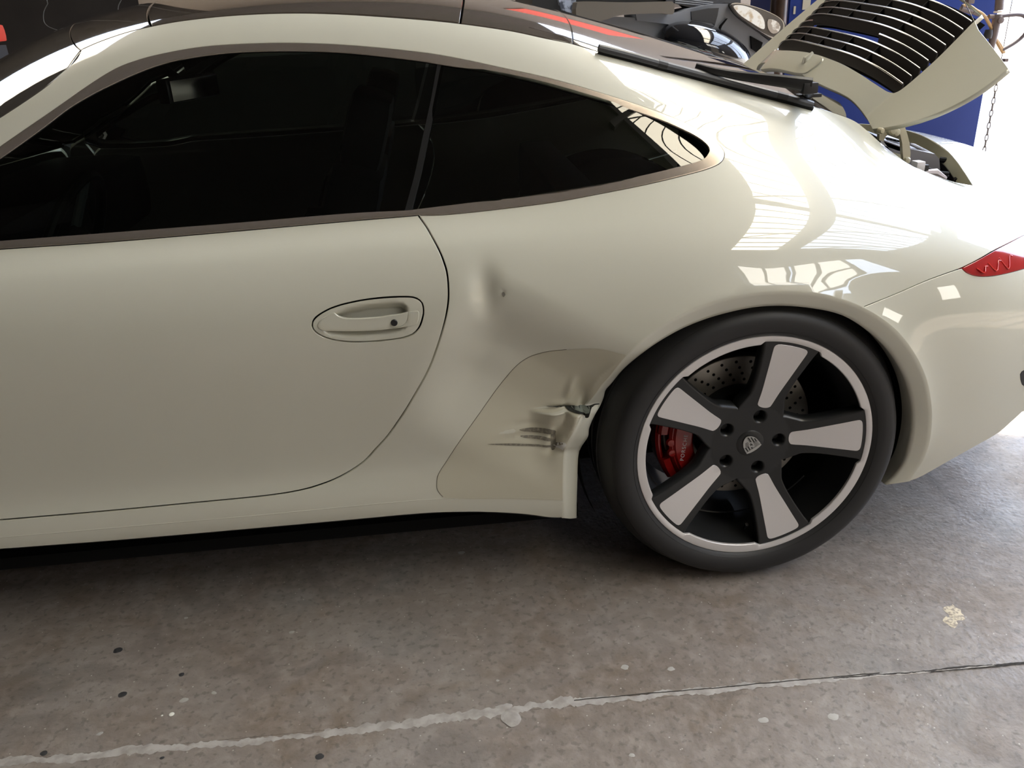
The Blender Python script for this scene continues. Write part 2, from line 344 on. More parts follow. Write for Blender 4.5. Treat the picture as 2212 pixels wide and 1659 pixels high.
def panel(name, S, loops, m, parent, gap=0.0, off=0.0, depth=.012, res=.016, edge=.007, mirror=False, bulge=0.0, disp=None, skirt=True, fine=None, rnd=.0008, smoothgap=False):
    """cut a panel out of a curved surface along closed outlines; folded-in edges give it thickness"""
    Ls = []
    for i, lp in enumerate(loops):
        lp = np.asarray(lp, float)
        want = 1 if i == 0 else -1
        if area2(lp)*want < 0: lp = lp[::-1]
        lp = resample(S, lp, edge)
        if gap:
            P, n, o = edge_out(S, lp); lp = move_ut(S, lp, -o*gap)
        Ls.append(lp)
    sc = np.array([1, KT]); F = [l*sc for l in Ls]
    lo = F[0].min(0); hi = F[0].max(0)
    gx = np.arange(lo[0]+res/2, hi[0], res); gy = np.arange(lo[1]+res/2, hi[1], res); G = np.array(np.meshgrid(gx, gy, indexing='ij')).reshape(2, -1).T
    if fine:   # (u0,u1,t0,t1,res)
        u0,u1,t0,t1,r2 = fine; G = G[~((G[:,0] > u0)&(G[:,0] < u1)&(G[:,1] > t0*KT)&(G[:,1] < t1*KT))]
        fx = np.arange(u0, u1, r2); fy = np.arange(t0*KT, t1*KT, r2); G = np.vstack([G, np.array(np.meshgrid(fx, fy, indexing='ij')).reshape(2, -1).T])
    if len(G):
        k = inpoly(F[0], G)
        for h in F[1:]: k &= ~inpoly(h, G)
        G = G[k]
    if len(G):
        allb = np.vstack(F); bs = edge*.6; d = np.full(len(G), 1e9)
        for s in range(0, len(allb), 400): d = np.minimum(d, np.sqrt(((G[:,None]-allb[None, s:s+400])**2).sum(2)).min(1)) if len(G)*len(allb) < 4e7 else d
        G = G[d > bs]
    V = np.vstack(F+([G] if len(G) else [])); E = []; b = 0
    for l in F:
        n = len(l); E += [(b+i, b+(i+1) % n) for i in range(n)]; b += n
    vs, es, fs, ov, oe, of = delaunay_2d_cdt([Vector(v) for v in V.tolist()], E, [], 0, 1e-7)
    vs = np.array([tuple(v) for v in vs]); T = np.array([f for f in fs if len(f) == 3]); c = vs[T].mean(1)
    k = inpoly(F[0], c)
    for h in F[1:]: k &= ~inpoly(h, c)
    T = T[k]; a = vs[T]; ar = (a[:,1,0]-a[:,0,0])*(a[:,2,1]-a[:,0,1])-(a[:,2,0]-a[:,0,0])*(a[:,1,1]-a[:,0,1]); T[ar < 0] = T[ar < 0][:, ::-1]
    T = T[abs(ar) > 1e-10]
    ut = vs/sc; P = S.fn(ut); N = S.normal(ut)
    if disp is not None:
        e = 2e-3
        def full(q): q = np.asarray(q); return S.fn(q)+S.normal(q)*disp(q, S.fn(q))[:,None]
        P = full(ut); du = full(ut+[e,0])-full(ut-[e,0]); dt = full(ut+[0,e*4])-full(ut-[0,e*4]); N = np.cross(du, dt); N /= np.linalg.norm(N, axis=1, keepdims=True)+1e-12
    if bulge:
        dd = np.full(len(ut), 1e9)
        for l in Ls: dd = np.minimum(dd, dist_poly(l*sc, vs))
        hb = bulge[0]*np.sqrt(np.clip(1-(1-np.clip(dd/bulge[1], 0, 1))**2, 0, 1)); P = P+N*hb[:,None]
    P = P+N*off
    verts = [P]; norms = [N]; faces = T.tolist(); base = len(P)
    if skirt:
        # map loop points to cdt verts (input order kept through orig list)
        mp = {};
        for i, o_ in enumerate(ov):
            for j in o_: mp[j] = i
        b0 = 0
        for l in Ls:
            n = len(l); ids = [mp[b0+i] for i in range(n)]; b0 += n
            Pb = P[ids]; nb = N[ids]; Tg = np.roll(Pb, -1, 0)-np.roll(Pb, 1, 0); Tg /= np.linalg.norm(Tg, axis=1, keepdims=True)+1e-12
            o = np.cross(Tg, nb); o /= np.linalg.norm(o, axis=1, keepdims=True)+1e-12
            rings = [(Pb, nb), (Pb+o*rnd-nb*rnd, (nb+o*1.2)), (Pb+o*rnd-nb*depth, o)]
            idx = []
            for q, nn in rings: verts.append(q); norms.append(nn/np.linalg.norm(nn, axis=1, keepdims=True)); idx.append(base); base += n
            for r in range(2):
                for i in range(n): faces.append((idx[r]+i, idx[r+1]+i, idx[r+1]+(i+1) % n, idx[r]+(i+1) % n))
    V3 = np.vstack(verts); NN = np.vstack(norms)
    if mirror: V3 = V3*[1,-1,1]; NN = NN*[1,-1,1]; faces = [tuple(f[::-1]) for f in faces]
    o = mesh_obj(name, V3, faces, m, parent, normals=NN)
    return o
def strip(name, A, B, m, parent, n=4, round_=0.0):
    """ruled strip between two 3D polylines of equal count"""
    A = np.asarray(A); B = np.asarray(B); N = len(A); v = []; f = []
    for k in range(n+1): v += list(A*(1-k/n)+B*(k/n))
    for k in range(n):
        for i in range(N-1): f.append((k*N+i, k*N+i+1, (k+1)*N+i+1, (k+1)*N+i))
    return mesh_obj(name, v, f, m, parent)
def arc_resample(P, n):
    P = np.asarray(P); L = np.concatenate([[0], np.cumsum(np.linalg.norm(np.diff(P, axis=0), axis=1))]); s = np.linspace(0, L[-1], n)
    return np.stack([np.interp(s, L, P[:,k]) for k in range(P.shape[1])], -1)
# ------------------------------------------------------------------ daylight: sky over the yard, translucent canopy, windows
_bg.inputs[0].default_value = (.68, .79, 1.0, 1); _bg.inputs[1].default_value = 8.5
sun = bpy.data.lights.new('sun', 'SUN'); suno = bpy.data.objects.new('sun', sun); COL.objects.link(suno); sun.energy = 26; sun.angle = .01; sun.color = (1,.90,.76)
suno.rotation_euler = Vector((-.25,-.80,-1.0)).to_track_quat('-Z', 'Y').to_euler()
SC.view_settings.exposure = 0.0
canopy_m = mat('translucent_canopy', (.8,.78,.66), .6, emit=(1.0,.90,.70), strength=16)
pane_m = mat('daylit_window_pane', (.8,.8,.8), .3, emit=(1.0,.95,.86), strength=7)
# ------------------------------------------------------------------ room shell
def struct(name, mb, m, smooth=False):
    o = mb.build(name, m, None, smooth=smooth); o['kind'] = 'structure'; return o
def concrete():
    m = bpy.data.materials.new('stained_concrete'); m.use_nodes = True; nt = m.node_tree; b = nt.nodes['Principled BSDF']; L = nt.links.new
    tc = nt.nodes.new('ShaderNodeTexCoord')
    def noise(s, d=5, dist=0):
        n = nt.nodes.new('ShaderNodeTexNoise'); n.inputs['Scale'].default_value = s; n.inputs['Detail'].default_value = d; n.inputs['Distortion'].default_value = dist; L(tc.outputs['Object'], n.inputs['Vector']); return n.outputs['Fac']
    def rng(x, a, b_, c=0, d=1):
        r = nt.nodes.new('ShaderNodeMapRange'); r.inputs[1].default_value = a; r.inputs[2].default_value = b_; r.inputs[3].default_value = c; r.inputs[4].default_value = d; L(x, r.inputs[0]); return r.outputs[0]
    def mix(f, a, b_):
        x = nt.nodes.new('ShaderNodeMix'); x.data_type = 'RGBA'; L(f, x.inputs[0])
        for i, v in ((6, a), (7, b_)):
            if isinstance(v, tuple): x.inputs[i].default_value = (*v, 1)
            else: L(v, x.inputs[i])
        return x.outputs[2]
    c = mix(rng(noise(1.6, 6, .6), .35, .68), (.195,.162,.136), (.255,.228,.208))
    c = mix(rng(noise(5.5, 6, 1.0), .50, .74, 0, .65), c, (.165,.118,.078))          # brown stains
    c = mix(rng(noise(3.2, 4, .3), .57, .70, 0, .45), c, (.165,.165,.157))             # grey patches
    c = mix(rng(noise(30, 8, .3), .45, .70, 0, .40), c, (.36,.32,.285))
    c = mix(rng(noise(70, 4, .2), .56, .66, 0, .45), c, (.085,.07,.06))
    c = mix(rng(noise(2.3, 3, 2.5), .60, .66, 0, .35), c, (.12,.10,.085))
    v = nt.nodes.new('ShaderNodeTexVoronoi'); v.inputs['Scale'].default_value = 48; L(tc.outputs['Object'], v.inputs['Vector'])
    c = mix(rng(v.outputs['Distance'], .09, .05, 0, .8), c, (.52,.48,.43))         # pale grit
    v2 = nt.nodes.new('ShaderNodeTexVoronoi'); v2.inputs['Scale'].default_value = 21; L(tc.outputs['Object'], v2.inputs['Vector'])
    c = mix(rng(v2.outputs['Distance'], .05, .03, 0, .7), c, (.10,.09,.08))         # dark specks
    L(c, b.inputs['Base Color']); L(rng(noise(6, 4), .3, .7, .42, .70), b.inputs['Roughness'])
    bp = nt.nodes.new('ShaderNodeBump'); bp.inputs['Strength'].default_value = .6; bp.inputs['Distance'].default_value = .003; L(noise(85, 8), bp.inputs['Height']); L(bp.outputs[0], b.inputs['Normal'])
    return m
conc = concrete()
# two floor slabs either side of a patched joint
J0, J1 = at_z(0,1645,0), at_z(2212,1430,0); jd = (J1-J0)/np.linalg.norm(J1-J0); JA = J0-jd*10; JB = J1+jd*3.2
floor = mesh_obj('floor', [(-14,-9,-.05),(3.4,-9,-.05),(3.4,9,-.05),(-14,9,-.05)], [(0,1,2,3)], MT['void'], smooth=False); floor['kind'] = 'structure'
def slab_(y_is_far):
    pts = [JA, JB] ; off = np.array([-jd[1], jd[0], 0])*(.0003 if y_is_far else -.0003)
    a, b_ = JA+off, JB+off; b_ = a+(b_-a)*((3.4-a[0])/(b_[0]-a[0])); a = a+(b_-a)*((-14-a[0])/(b_[0]-a[0]))
    top = [a, b_, np.array([3.4,9,0]), np.array([-14,9,0])] if y_is_far else [np.array([-14,-9,0]), np.array([3.4,-9,0]), b_, a]
    w = MB(); w.add(top+[q-[0,0,.05] for q in top], [(0,1,2,3),(7,6,5,4),(0,4,5,1),(1,5,6,2),(2,6,7,3),(3,7,4,0)]); return w.build('slab', conc, floor, smooth=False)
slab_(True); slab_(False)
rnd = random.Random(5)
mort = mat('pale_joint_mortar', (.40,.375,.35), .8, bump=(90,.5), noise=(40, (.29,.265,.24), .4, .65))
def ragged(p0, p1, w0, w1, z, name, m, step=.0045, jit=.85):
    L = np.linalg.norm(p1-p0); n = int(L/step); d = (p1-p0)/L; o = np.array([-d[1], d[0], 0]); A = []; B = []; sa = sb = 0; wob = 0
    for i in range(n+1):
        f = i/n; wd = w0+(w1-w0)*f; sa = .8*sa+rnd.uniform(-1,1)*jit; sb = .8*sb+rnd.uniform(-1,1)*jit; wob = .96*wob+rnd.uniform(-1,1)*.0004
        c = p0+(p1-p0)*f+o*wob; A.append(c+o*wd*(.5+.22*sa)+[0,0,z]); B.append(c-o*wd*(.5+.22*sb)+[0,0,z])
    mid = (np.array(A)+np.array(B))/2+[0,0,.0012]; N = n+1; v = A+list(mid)+B; f = []
    for r in range(2):
        for i in range(n): f.append((r*N+i, (r+1)*N+i, (r+1)*N+i+1, r*N+i+1))
    return mesh_obj(name, v, f, m, floor)
g = lambda px, py: at_z(px, py, 0)
ragged(g(-300,1674), g(700,1586), .015, .018, .0004, 'joint_filler', mort); ragged(g(700,1586), g(1240,1518), .018, .024, .0004, 'joint_filler', mort); ragged(g(1240,1518), g(1860,1460), .020, .012, .0004, 'joint_filler', mort); ragged(g(1860,1460), g(2150,1440), .009, .010, .0004, 'joint_filler', mort)
crk = mat('dark_crack', (.035,.03,.026), .9)
ragged(g(1800,1466), g(2330,1422), .0030, .0045, .0012, 'crack', crk, jit=.9); ragged(g(2010,1453), g(2330,1425), .002, .003, .0016, 'crack', crk, jit=.9)
ragged(g(1240,1514), g(1900,1456), .0016, .0022, .0018, 'crack', crk, jit=.9)
def blob(name, px, py, rx, ry, m, z=.0012, n=18, j=.25):
    c = g(px, py); w = MB(); v = [c+[0,0,z+.0012]]; R_ = [1+rnd.uniform(-j,j) for _ in range(n)]
    R_ = [(R_[i-1]+R_[i]+R_[(i+1) % n])/3 for i in range(n)]
    for i in range(n): a = 2*math.pi*i/n; v.append(c+[rx*R_[i]*math.cos(a), ry*R_[i]*math.sin(a), z*.3])
    return mesh_obj(name, v, [(0, 1+i, 1+(i+1) % n) for i in range(n)], m, floor)
blob('mortar_blob', 1106,1550,.019,.021, mort, z=.004, j=.35); blob('mortar_blob', 1092,1528,.016,.009, mort, z=.002, j=.5)
wht = mat('white_paint_drop', (.80,.79,.72), .5); dkd = mat('dark_oil_spot', (.04,.04,.042), .4); pal = mat('pale_cement_spot', (.38,.36,.33), .7)
blob('paint_drop', 371,1543,.0055,.0055, wht, j=.1); blob('paint_drop', 350,1546,.0022,.0022, wht, j=.1)
for a, b_, c_ in ((264,1500,.009), (94,1627,.007), (690,1634,.0085), (350,1637,.004), (255,1405,.010), (392,1457,.006)): blob('oil_spot', a, b_, c_, c_*.9, dkd, z=.0002)
for a, b_, c_ in ((397,1512,.008), (462,1497,.006), (402,1335,.005), (1350,1441,.009), (215,1585,.006), (330,1240,.002), (997,1194,.009), (1000,1446,.003), (1800,1548,.010), (1650,1555,.009), (1450,1445,.007), (1365,1632,.006), (1075,1470,.004), (630,1366,.006)): blob('cement_spot', a, b_, c_, c_*.8, pal, z=.0003, j=.4)
chip = mat('exposed_aggregate', (.60,.52,.38), .8, noise=(130, (.30,.25,.2), .45, .6)); blob('worn_patch', 2062,1325,.020,.026, chip, z=.0004, j=.6); blob('worn_patch', 2052,1343,.010,.014, chip, z=.0004, j=.6)
brn = mat('oil_stain_film', (.125,.10,.075), .5, noise=(14, (.20,.17,.145), .35, .6))
w = MB(); w.box((7.58,-7.9,1.75), (.05,1.0,1.3)); o = w.build('window_3', pane_m, None, smooth=False); o['kind'] = 'structure'
# yard outside the open bay, sunlit
apron = mesh_obj('ground_apron', [(3.4,-30,-.02),(40,-30,-.02),(40,-1.2,-.02),(3.4,-1.2,-.02)], [(0,1,2,3)], conc, smooth=False); apron['kind'] = 'structure'
yard = mesh_obj('yard_ground', [(3.4,-1.2,-.02),(40,-1.2,-.02),(40,40,-.02),(3.4,40,-.02)], [(0,1,2,3)], mat('sunlit_concrete_yard', (.62,.60,.57), .8, noise=(2, (.55,.53,.50), .3, .7)), smooth=False); yard['kind'] = 'structure'
wallm = mat('dark_workshop_wall', (.022,.019,.017), .9, spec=.05, noise=(1.2, (.014,.012,.011), .35, .65)); ceilm = mat('dark_roof_lining', (.075,.068,.06), .85)
w = MB(); w.box((-14.05,0,3.5), (.1,18.2,7.2)); struct('wall_left', w, wallm)
w = MB(); w.box((-9.05,9.05,3.5), (10.1,.1,7.2)); struct('wall_back', w, wallm)
w = MB(); w.box((1.4,9.05,3.5), (10.8,.1,7.2)); struct('wall_rear', w, mat('brown_back_wall', (.20,.155,.115), .8))
w = MB(); w.box((-6.5,-9.05,3.5), (15.0,.1,7.2)); w.box((4.35,-9.05,2.3), (6.7,.1,4.7)); w.box((4.35,-9.05,7.0), (6.7,.1,.4)); w.box((2.0,-9.05,5.7), (2.1,.1,2.4)); struct('wall_front', w, mat('front_workshop_wall', (.10,.09,.075), .8))
w = MB(); w.box((7.65,-5.1,3.5), (.1,7.8,7.2)); struct('wall_right_added', w, mat('added_right_wall', (.16,.14,.12), .8))  # unseen wall, added to block low daylight from the right
w = MB(); w.box((-5.75,-5.0,7.1), (16.7,8.2,.1)); w.box((-1.2,4.05,7.1), (7.6,9.9,.1)); w.box((-12.1,4.05,7.1), (4.0,9.9,.1)); w.box((-7.6,1.0,7.1), (5.2,3.9,.1)); w.box((5.15,-8.15,7.1), (5.1,1.9,.1)); ceiling_o = struct('ceiling', w, ceilm)
for i in range(2):
    w = MB(); w.box((4.0+2.0*i,-9.0,5.75), (1.75,.06,2.0)); o = w.build('window_%d' % (i+1), pane_m, None, smooth=False); o['kind'] = 'structure'
    w = MB()
    for dx in (-.9,0,.9): w.box((4.0+2.0*i+dx,-8.94,5.75), (.10,.08,2.1))
    for dz in (-1.0,-.2,1.0): w.box((4.0+2.0*i,-8.94,5.75+dz), (1.9,.08,.10))
    w.build('window_frame', MT['black'], o, smooth=False)
w = MB(); w.box((3.35,-1.1,7.05), (1.5,12.2,.03)); cn = w.build('skylight', canopy_m, None, smooth=False); cn['kind'] = 'structure'
w = MB(); w.box((-7.6,5.8,7.12), (5.0,5.8,.03)); sk = w.build('skylight', mat('back_skylight_pane', (.8,.78,.66), .6, emit=(1.0,.91,.74), strength=6), None, smooth=False); sk['kind'] = 'structure'
steel = mat('grey_roof_steel', (.10,.095,.09), .6)
def beam(name, c, d): w = MB(); w.box(c, d); o = w.build(name, steel, ceiling_o, smooth=False); return o
beam('roof_beam', (4.35,-2,6.9), (.42,14.5,.35)); beam('roof_beam', (2.62,-2,6.95), (.18,14.5,.3)); beam('roof_beam', (8.2,-2,6.9), (.35,14.5,.35)); beam('roof_beam', (7.0,-2.2,6.85), (10,.30,.3)); beam('roof_beam', (7.0,-8.8,6.9), (10,.35,.4)); beam('roof_beam', (7.0,4.9,6.9), (10,.30,.3))
for i in range(24): beam('purlin', (6.6,-8.4+.56*i,6.97), (8.2,.05,.10))
beam('roof_brace', (3.4,-5.5,6.93), (.08,.08,.08))
for y0, y1 in ((-8.5,-5.5), (-5.5,-2.5), (-2.0,1.4)):
    w = MB(); w.tube([(2.7,y0,6.9),(8.1,y1,6.9)], .04, n=6); o = w.build('roof_brace', steel, ceiling_o)
for y in (-8.8, 8.8):
    w = MB(); w.box((8.2,y,3.4), (.3,.3,6.8)); o = w.build('roof_post', steel, ceiling_o, smooth=False)
# ------------------------------------------------------------------ outlines of the body panels
TRIM_OUT_TOP = [(0,318),(50,283),(99.5,249),(189,186),(249,149),(298,130),(348,117),(423,103.5),(497,97),(617,93.5),(746,98),(895,112),(994.6,128),(1094,149.5),(1161,164),(1228,181),(1295,201),(1362,222),(1429,245.5),(1479,265.5),(1516,286),(1546,307),(1559,321),(1564,334),(1556,351),(1529,364),(1479,378),(1395,398),(1295,418),(1194.6,436),(1060.7,453),(960,463),(903.5,464)]
TRIM_OUT_BOT = [(903.5,464),(746,477),(497,499),(249,520),(0,537)]
TRIM_IN_TOP = [(0,343),(50,308),(99,272),(149,234),(199,204),(249,179),(298,157),(348,139),(398,127),(497,114),(617,110),(746,114),(895,130),(960,141),(1061,158),(1161,180),(1261.5,208),(1328,227),(1378.6,243),(1429,260.5),(1462,274.6),(1496,291),(1519,306),(1532,321),(1529,334),(1516,346),(1479,357.5),(1395,378),(1295,398),(1195,414),(1094,428),(994,441),(880,455)]
TRIM_IN_BOT = [(880,455),(746,462),(497,483),(249,502),(0,521)]
ut = BODY.px
# front corner of the side window, ahead of the picture's left edge
def xzs(L): return np.array([xz(a, b) for a, b in L])
tin_front = xzs([(-1.60,.866),(-1.72,.866),(-1.80,.872),(-1.835,.885),(-1.82,.905),(-1.76,.94),(-1.66,.985),(-1.585,1.015)])
tout_front = xzs([(-1.60,.852),(-1.74,.852),(-1.84,.858),(-1.875,.882),(-1.85,.918),(-1.78,.96),(-1.68,1.005),(-1.60,1.038)])
TIN_TOP = ut(TRIM_IN_TOP, 6); TIN_BOT = ut(TRIM_IN_BOT, 4); TOUT_TOP = ut(TRIM_OUT_TOP, 6); TOUT_BOT = ut(TRIM_OUT_BOT, 4)
TIN = np.vstack([TIN_TOP, TIN_BOT[1:], tin_front])
TOUT = np.vstack([TOUT_TOP, TOUT_BOT[1:], tout_front])
DOOR_EDGE = ut([(903.5,464),(920,487),(935,513),(949,540),(958,562),(966,590),(969,626),(968,655),(962,692),(947,744),(925,801),(887,869),(864,905),(838.5,941),(813,969),(783,1000),(737,1029),(687,1049),(636,1062),(560,1073),(400,1088.5),(253,1102.5),(120,1114),(0,1124)], 5)
door_front = xzs([(-1.70,.306),(-1.80,.308),(-1.845,.325),(-1.875,.38),(-1.885,.50),(-1.885,.65),(-1.88,.78),(-1.875,.835)])
ROOF_EDGE_A = ut([(0,253.6),(50,221),(99,187),(130,160),(148,145),(163,130),(170,119),(174.5,108.5)], 5)      # along the windshield
ROOF_EDGE_B = ut([(174.5,108.5),(181,105),(217,89.5),(271,71),(325.5,57.5),(398,44.5),(497,34),(617,28.5),(746,31),(895,41),(995,51),(1100,66),(1180,83),(1234,94),(1288.5,110),(1353.6,126),(1451,151),(1532.6,171),(1614,192),(1683,211.7),(1755,229.7),(1807.5,246),(1835,256),(1854.6,267),(1876.7,285)], 5)
BAY_NEAR = ut([(1876.7,285),(1904,310),(1932,332),(1968,357),(2001,371),(2043,387),(2072,395),(2101,400)], 5)
BAY_REAR = np.array([xy(x, y) for x, y in [(.671,-.50),(.679,-.47),(.688,-.42),(.702,-.36),(.717,-.30),(.741,-.17),(.757,-.08)]]+[[.761,13.0]])
SEAM_REAR = ut([(2076,580),(2004,606),(1929.5,638),(1866,663.5),(1862,664.5)], 4)
CREASE = ut([(1862,664),(1845,657),(1826,650),(1806,645),(1789,639),(1745,632),(1696.7,629.6),(1655,631),(1615.7,635.4),(1575,642.5),(1538.6,652.8),(1480.7,676),(1430,704),(1384,738),(1345,778),(1318,812),(1300,832),(1288,850),(1272,869),(1262,885),(1252,905),(1238,935),(1224,960),(1218,985),(1216,1026),(1216,1070),(1217,1119)], 4)
CREASE_B = ut([(1862.6,664),(1895,682),(1924,703),(1950,729),(1970.6,757),(1988,788),(2001.5,821),(2009,858),(2013,897.7),(2009,948),(1995.7,990),(1982,1012),(1963,1040)], 4)
SILL_BOT = ut([(1217,1119),(1186,1118.5),(1150,1113.5),(1111.6,1110),(1060,1107.5),(1003,1107),(914,1110),(737,1125.6),(560,1141.5),(253,1168),(0,1187)], 5)
sill_front = xzs([(-1.75,.212),(-1.98,.215)])
aP = xzs([(-1.985,.30),(-1.985,.45),(-1.98,.62),(-1.975,.78)])
apil = np.array([xz(-1.96,.84), xz(-1.93,.872), [-1.90,9.6], [-1.82,10.4], [-1.70,10.85], [-1.58,11.0]])
TL_TOP = ut([(2078,579),(2110,563),(2150,540),(2185,522),(2212,508),(2240,494)], 4)
tl_end = np.array([xz(.80,.715), xz(.90,.70), xz(.97,.68), [.995,7.0]])
QUARTER = np.vstack([ROOF_EDGE_A, ROOF_EDGE_B[1:], BAY_NEAR[1:], BAY_REAR, [[.995,13.0]], [[.995,9.0]], tl_end[::-1], TL_TOP[::-1], SEAM_REAR, CREASE, SILL_BOT[1:], sill_front, aP, apil])
OPENING = np.vstack([TOUT_TOP, DOOR_EDGE[1:], door_front, tout_front[3:]])
DOOR = np.vstack([TOUT_BOT[:1], TOUT_BOT[1:], tout_front[:3], door_front[::-1], DOOR_EDGE[::-1][:-1]])
BUMPER_BOT = ut([(1963,1040),(1989,1030),(2041.6,1000.5),(2098,969),(2154,937),(2185,911),(2208,890)], 4)
BUMPER_BOT = np.vstack([BUMPER_BOT, [[.93, BUMPER_BOT[-1][1]+.05], [.965, BUMPER_BOT[-1][1]+.15], [.995, BUMPER_BOT[-1][1]+.2]]])
TL_LOW = ut([(2078,580),(2086,588),(2100,594.5),(2118,597.5),(2140,597),(2170,592),(2205,583),(2240,572)], 4)
TAIL_LIGHT = np.vstack([TL_TOP, tl_end[:-1], [xz(.97,.665), xz(.90,.655)], TL_LOW[::-1]])
BUMPER = np.vstack([CREASE_B, BUMPER_BOT[1:], [[.995,6.9]], [xz(.97,.665), xz(.90,.655)], TL_LOW[::-1], SEAM_REAR[:-1]])
WINDSHIELD = None
SUNSEAM = ut([(345,2),(335,22),(329,40),(326,57)], 4); ROOFSEAM = ut([(990,2),(992,25),(995,51)], 4)
SHIELDSEAM = ut([(187,66),(181,85),(176,100),(174.5,108.5)], 4)
REARSEAM = ut([(1208,38),(1217,62),(1229,84),(1238,95)], 4)
print('seams', SUNSEAM[[0,-1]], ROOFSEAM[[0,-1]], SHIELDSEAM[[0,-1]], REARSEAM[[0,-1]])

car = empty('car', (0,0,0)); tag(car, 'cream rear-engined sports coupe with a dented rear fender, engine lid open', 'car')
class Flat:
    def __init__(s, fn): s.fn = fn
    normal = Surf.normal
BODY0 = Flat(lambda q: body(q, dent=False))
G = .0030
PK = dict(res=.018)
quarter = panel('body_side', BODY, [QUARTER, OPENING], MT['paint'], car, gap=G*.75, res=.018, depth=.014, fine=(-.66,-.26,1.6,6.6,.0042))
door = panel('door', BODY, [DOOR, ], MT['paint'], car, gap=G, res=.018, depth=.014) if False else None
bumper = panel('rear_bumper', BODY, [BUMPER], MT['paint'], car, gap=.0012, res=.018, depth=.02)
# door with its handle bowl
zh = lambda L: [(640+a/6.9125, 600+b/6.9125) for a, b in L]
H_OUT = ut(zh([(240,720),(248,655),(280,610),(330,565),(410,515),(500,468),(600,430),(700,400),(820,372),(950,345),(1100,322),(1250,305),(1400,294),(1550,288),(1660,288),(1740,295),(1800,315),(1850,350),(1882,400),(1895,490),(1887,570),(1870,640),(1848,705),(1815,765),(1740,840),(1600,893),(1480,915),(1350,932),(1200,946),(1050,955),(920,960),(800,957),(700,948),(600,935),(510,914),(430,888),(360,855),(295,812),(258,770)]), 2, closed=True)
H_BOWL = ut(zh([(400,640),(470,575),(560,522),(680,470),(800,430),(950,402),(1100,380),(1250,364),(1400,352),(1500,350),(1580,360),(1640,390),(1668,440),(1672,520),(1665,640),(1640,740),(1590,800),(1500,845),(1350,872),(1200,885),(1000,900),(800,905),(660,895),(540,872),(450,840),(395,790),(370,720)]), 2, closed=True)
H_BAR = ut(zh([(322,722),(335,670),(370,630),(430,588),(500,556),(560,528),(585,545),(620,575),(680,603),(740,615),(820,618),(1000,614),(1200,600),(1320,585),(1400,570),(1480,560),(1560,545),(1640,522),(1662,514),(1660,560),(1650,620),(1625,670),(1590,700),(1540,720),(1400,755),(1300,772),(1150,785),(1000,792),(800,795),(600,793),(480,790),(400,785),(350,760)]), 2, closed=True)
H_CAP = ut(zh([(1672,512),(1740,503),(1800,498),(1822,505),(1830,525),(1828,580),(1820,630),(1806,670),(1785,695),(1740,710),(1650,728),(1560,742),(1480,752),(1400,766),(1480,745),(1560,725),(1610,700),(1640,665),(1660,620),(1670,560)]), 2, closed=True)
door = panel('door', BODY, [DOOR, H_OUT], MT['paint'], car, gap=G, res=.018, depth=.014)
_sc = np.array([1, KT])
def bowl_disp(q, P):
    f = q*_sc; k = inpoly(H_BOWL*_sc, f); d = dist_poly(H_BOWL*_sc, f); return -np.where(k, .024*sstep(0, .014, d), 0)
panel('handle_surround', BODY, [H_OUT], MT['paint'], door, gap=.0020, res=.004, edge=.004, depth=.01, disp=bowl_disp)
bar = panel('handle', BODY, [H_BAR], MT['paint'], door, gap=.0003, res=.004, edge=.003, depth=.014, off=.0015, bulge=(.005,.010), rnd=.001)
panel('handle_cap', BODY, [H_CAP], MT['paint'], door, gap=.0006, res=.004, edge=.003, depth=.012, off=.0015, bulge=(.004,.008))
c_ = BODY.px(zh([(1470,662)]))[0]; Pc = body([c_])[0]; Nc = BODY.normal([c_])[0]
lk = MB(); lk.lathe([(0,.0),(.0058,0),(.0066,.0008),(.0066,.006)], (0,0,0), axis=1, n=24); o = lk.build('lock_cover', MT['black'], door); o.location = Pc+Nc*.0092
# dark strips put in behind the panel gaps to stand for their shade
SL = move_ut(BODY0, DOOR_EDGE, np.zeros((len(DOOR_EDGE), 3)))
def gap_backing(name, line, w, off, parent, m=MT['void']):
    P = body(line); n = BODY.normal(line); T = np.gradient(P, axis=0); T /= np.linalg.norm(T, axis=1, keepdims=True)+1e-9; o = np.cross(T, n)
    A = P+o*w-n*off; B = P-o*w-n*off
    return strip(name, A, B, m, parent, n=1)
gap_backing('door_gap_backing', DOOR_EDGE, .018, .011, car)
gap_backing('bumper_gap_backing', SEAM_REAR, .010, .008, car)
# glass, divider, trims
d_in = [(0,343),(50,308),(99,272),(149,234),(199,204),(249,179),(298,157),(348,139),(398,127),(497,114),(617,110),(746,114),(895,130),(946,139)]
GL_D = np.vstack([ut(d_in, 5), ut([(946,139),(930,220),(913,298),(895,380),(875,456)], 4), TIN_BOT[1:], tin_front])
q_in = [(957,141),(1061,158),(1161,180),(1261.5,208),(1328,227),(1378.6,243),(1429,260.5),(1462,274.6),(1496,291),(1519,306),(1532,321),(1529,334),(1516,346),(1479,357.5),(1395,378),(1295,398),(1195,414),(1094,428),(994,441),(886,454.5)]
GL_Q = np.vstack([ut(q_in, 5), ut([(886,454.5),(906,380),(924,298),(941,220),(957,141)], 4)[1:-1]])
DIV = np.vstack([ut([(945,139),(930,220),(913,298),(895,380),(874,456)], 4), ut([(889,454.5),(908,380),(926,298),(943,220),(958,141)], 4)])
def grow(L, g):
    L = L if area2(L) > 0 else L[::-1]; L = resample(BODY, L, .006); P, n, o = edge_out(BODY, L); return move_ut(BODY, L, o*g)
dglass = panel('door_window', BODY, [grow(GL_D, .004)], MT['glass'], car, off=-.0035, res=.03, skirt=False)
_qd = ncs([-.75,-.60,-.45,-.29,-.15,-.02], np.array([0,.004,.009,.008,-.003,-.016]))
